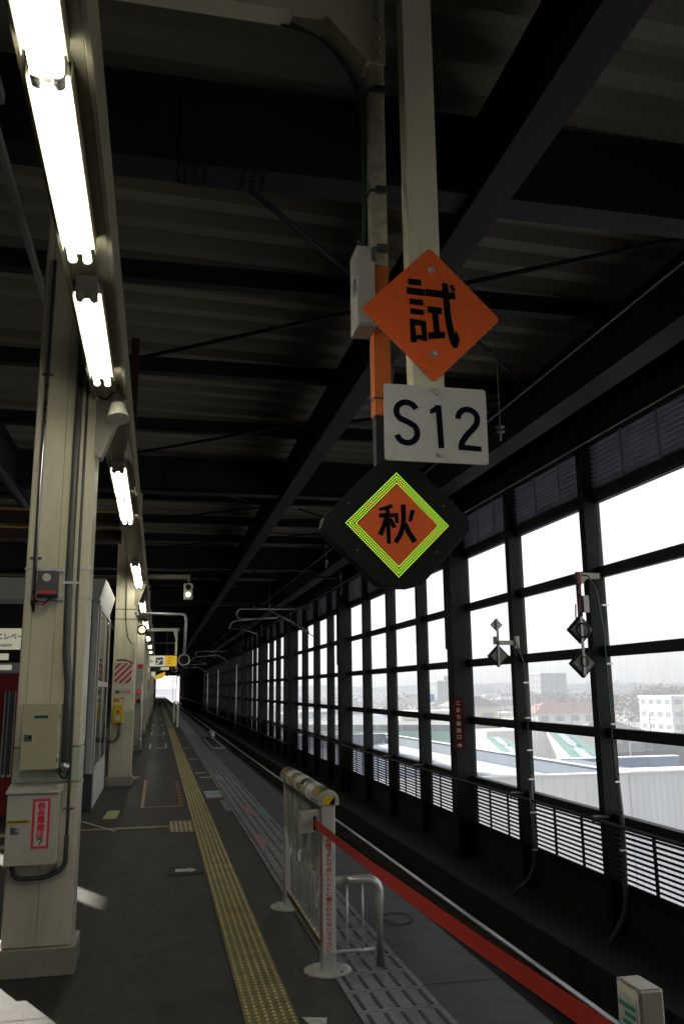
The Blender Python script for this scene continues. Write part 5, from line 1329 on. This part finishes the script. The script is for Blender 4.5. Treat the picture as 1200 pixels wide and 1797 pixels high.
def block(name, x, y, w, d_, h, m, label, rot=0, floors=0, win='window', roof=None, group=None, cat='building', parts=True):
    t = thing(name, (x, y, G), label, cat, group)
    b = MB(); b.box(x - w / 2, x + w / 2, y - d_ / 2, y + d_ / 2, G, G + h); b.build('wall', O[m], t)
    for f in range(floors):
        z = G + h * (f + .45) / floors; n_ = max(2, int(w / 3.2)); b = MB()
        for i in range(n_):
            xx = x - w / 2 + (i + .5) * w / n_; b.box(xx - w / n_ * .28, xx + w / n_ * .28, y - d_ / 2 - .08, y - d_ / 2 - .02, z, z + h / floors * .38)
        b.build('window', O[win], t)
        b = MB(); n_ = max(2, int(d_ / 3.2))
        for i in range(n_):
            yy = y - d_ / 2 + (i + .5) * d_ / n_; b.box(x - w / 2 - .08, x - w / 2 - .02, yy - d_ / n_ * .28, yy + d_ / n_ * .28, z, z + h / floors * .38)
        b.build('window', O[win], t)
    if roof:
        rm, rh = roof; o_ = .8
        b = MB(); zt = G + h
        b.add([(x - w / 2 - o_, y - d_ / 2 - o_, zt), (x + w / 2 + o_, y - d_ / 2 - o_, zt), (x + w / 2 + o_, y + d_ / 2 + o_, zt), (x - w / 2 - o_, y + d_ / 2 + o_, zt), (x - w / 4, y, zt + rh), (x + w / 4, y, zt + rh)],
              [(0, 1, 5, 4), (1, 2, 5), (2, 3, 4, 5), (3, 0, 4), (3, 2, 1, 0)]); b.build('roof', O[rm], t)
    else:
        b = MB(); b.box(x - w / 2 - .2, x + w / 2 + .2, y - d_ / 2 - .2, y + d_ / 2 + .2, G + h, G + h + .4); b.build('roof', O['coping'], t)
    t.rotation_euler = (0, 0, 0)
    return t
block('red_roofed_house', 86, 174, 17, 11, 6.2, 'wall', 'two storey white building under a low red hipped roof', floors=2, roof=('red', 2.2))
block('white_block', 132, 192, 25, 14, 8.8, 'wall', 'long white block with a row of small windows at the right', floors=3)
block('white_block', 139, 186, 8, 10, 9.6, 'cream', 'narrow cream stair block beside the long white block', floors=2)
block('cream_building', 64, 172, 9, 9, 7.8, 'cream', 'cream curved hall with brown gables in the middle windows', floors=1, roof=('roofs', 2.0))
block('cream_building', 52, 166, 12, 9, 6.8, 'cream', 'low cream hall left of the gabled one', floors=1)
block('white_kiosk', 46, 106, 3.2, 3.2, 7.2, 'wall', 'small white tower box just above the green eaves')
block('grey_tower', 207, 436, 15, 18, 18.5, 'block', 'large hazy grey apartment block on the horizon', floors=6, win='faint')
block('grey_tower', 150, 438, 14, 14, 15, 'block', 'hazy grey block with a roof box seen past the wall column', floors=4, win='faint')
block('roof_box', 150, 438, 3, 3, 17.5, 'block', 'small hazy box rising over the middle grey block')
rng = random.Random(11)
n_h = 0
for i in range(150):
    a = R(rng.uniform(4, 37)); d_ = rng.uniform(150, 620)
    x, y = d_ * math.sin(a), d_ * math.cos(a)
    if x < 22 or any(abs(x - q[0]) < 22 and abs(y - q[1]) < 20 for q in ((84, 172), (128, 190), (64, 172), (52, 166), (210, 436), (152, 438))): continue
    if d_ < 260 and a > R(27): 
        if rng.random() < .5: continue
    w = rng.uniform(7, 15); h = rng.uniform(3.0, 6.0); rf = rng.choice([('roofs', 1.6), ('snow', 1.4), ('red', 1.5), ('dark', 1.4), None])
    block('town_house', x, y, w, rng.uniform(6, 10), h, rng.choice(['wall', 'cream', 'wall', 'block']), 'small low house in the hazy town beyond the windows', floors=1 if h < 4.6 else 2, roof=rf, group='small houses of the hazy town')
    n_h += 1
# trees: bare winter treelines, one mass each
def treeline(a0, a1, d0, d1, n, hmin, hmax, name='treeline'):
    b = MB()
    for i in range(n):
        a = R(rng.uniform(a0, a1)); d_ = rng.uniform(d0, d1); x, y = d_ * math.sin(a), d_ * math.cos(a); h = rng.uniform(hmin, hmax)
        for q in range(70):
            rx = rng.gauss(0, h * .26); ry = rng.gauss(0, h * .2); rz = G + h * (.15 + .85 * rng.random() ** .8) * (1 - .25 * min(1, abs(rx) / h * 2)); s = rng.uniform(.3, .8) * h * .10
            v = [Vector((rng.uniform(-1, 1), rng.uniform(-1, 1), rng.uniform(-1, 1))) * s for _ in range(3)]
            b.add([(x + rx + w_.x, y + ry + w_.y, rz + w_.z) for w_ in v], [(0, 1, 2)])
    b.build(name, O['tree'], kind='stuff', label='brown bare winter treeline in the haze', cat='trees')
treeline(26, 38, 250, 330, 120, 6, 9.5); treeline(31, 37, 300, 420, 170, 9, 13); treeline(22, 31, 330, 480, 130, 7, 11); treeline(4, 22, 300, 620, 220, 6, 10); treeline(20, 38, 620, 900, 220, 10, 16)
def bare_tree(x, y, h, label):
    t = thing('bare_tree', (x, y, G), label, 'tree', 'bare trees near the tracks')
    b = MB(); b.tube([(x, y, G), (x, y, G + h * .5)], [.25, .12], 6); b.build('trunk', O['tree'], t)
    b = MB()
    for q in range(160):
        a = rng.uniform(0, 2 * pi); r_ = h * .3 * rng.random() ** .5; z = G + h * rng.uniform(.35, 1); s = h * .035
        r_ *= (1 - abs((z - G) / h - .65))
        b.add([(x + r_ * math.cos(a) + rng.uniform(-s, s), y + r_ * math.sin(a) + rng.uniform(-s, s), z + rng.uniform(-s, s)) for _ in range(3)], [(0, 1, 2)])
    b.build('crown', O['tree'], t)
for i, (x, y, h) in enumerate(((72, 168, 7), (140, 232, 9), (150, 238, 10), (158, 236, 9), (95, 196, 7), (38, 150, 6))):
    bare_tree(x, y, h, ['bare tree between the cream hall and the red roof', 'bare tree left of the long white block', 'tallest bare tree behind the long white block', 'bare tree at the right behind the long white block', 'bare tree right of the red roofed building', 'bare tree left of the cream hall'][i])
# yard masts and tracks
for i in range(16):
    x, y = 58 + rng.uniform(0, 60), 110 + rng.uniform(0, 60); h = rng.uniform(6, 9)
    t = thing('yard_mast', (x, y, G), 'thin grey catenary mast standing in the rail yard', 'mast', 'masts of the rail yard')
    b = MB(); b.box(x - .07, x + .07, y - .07, y + .07, G, G + h); b.build('mast', O['block'], t)
    b = MB(); b.box(x - .1, x + 1.3, y - .04, y + .04, G + h * .86, G + h * .875); b.build('arm', O['block'], t)
b = MB()
for i in range(14): 
    y_ = 112 + i * 4.2; b.box(48, 150, y_, y_ + .25, G, G + .3); b.box(48, 150, y_ + 1.2, y_ + 1.45, G, G + .3)
struct(b, 'yard_tracks', O['dark'])
b = MB()
for i in range(60):
    x, y = rng.uniform(45, 160), rng.uniform(105, 260); w = rng.uniform(3, 12); b.quad((x, y, G + .02 + i * .002), (x + w, y, G + .02 + i * .002), (x + w * 1.2, y + w * .6, G + .02 + i * .002), (x - w * .2, y + w * .5, G + .02 + i * .002))
b.build('snow_patches', O['snow'], kind='stuff', label='patches of snow lying in the rail yard', cat='snow')
t = thing('lattice_tower', (103, 290, G), 'thin hazy lattice tower on the horizon', 'tower')
b = MB()
for k in range(9):
    w = 1.4 - .12 * k; z = G + k * 2.6
    for sx_ in (-1, 1):
        b.tube([(103 + sx_ * w, 290, z), (103 + sx_ * (w - .12), 290, z + 2.6)], .12, 4); b.tube([(103 + sx_ * w, 290, z), (103 - sx_ * (w - .12), 290, z + 2.6)], .08, 4)
b.build('lattice', O['block'], t)
b = MB(); b.box(101, 105, 289, 291, G + 23, G + 23.6); b.build('platform', O['block'], t)
b = MB(); b.box(92, 95, 290, 291, G + 4, G + 9.5); b.build('billboard', O['blue'], label='small blue board far out in the town', cat='billboard')
# elevated far-end buildings seen through the open end
for k, (x, y, h) in enumerate(((-3, 262, 9), (5.8, 275, 9), (-4, 330, 9), (6, 350, 9))):
    t = thing('line_mast', (x, y, -1.9), ['nearest left mast beyond the end of the platform roof', 'nearest right mast beyond the end of the platform roof', 'farther left mast beyond the end of the platform roof', 'farther right mast beyond the end of the platform roof'][k], 'mast', 'masts beyond the platform end')
    b = MB(); b.box(x - .16, x + .16, y - .16, y + .16, -10, h); b.build('mast', O['dark'], t)
    b = MB(); b.box(min(x, x + (3.5 if x < 0 else -3.5)), max(x, x + (3.5 if x < 0 else -3.5)), y - .06, y + .06, 6.2, 6.35); b.box(min(x, x + (3 if x < 0 else -3)), max(x, x + (3 if x < 0 else -3)), y - .06, y + .06, 4.6, 4.72); b.build('arm', O['dark'], t)
b = MB()
for x in (-1, 3.4):
    for z in (3.6, 5.0): b.tube([(x, 226, z), (x, 420, z)], .03, 4)
b.build('line_wires', O['dark'], label='overhead wires beyond the end of the platform roof', cat='wire')
block('end_building', -9, 400, 14, 12, 12.5, 'block', 'pale low building seen beyond the platform end', floors=2, win='faint')
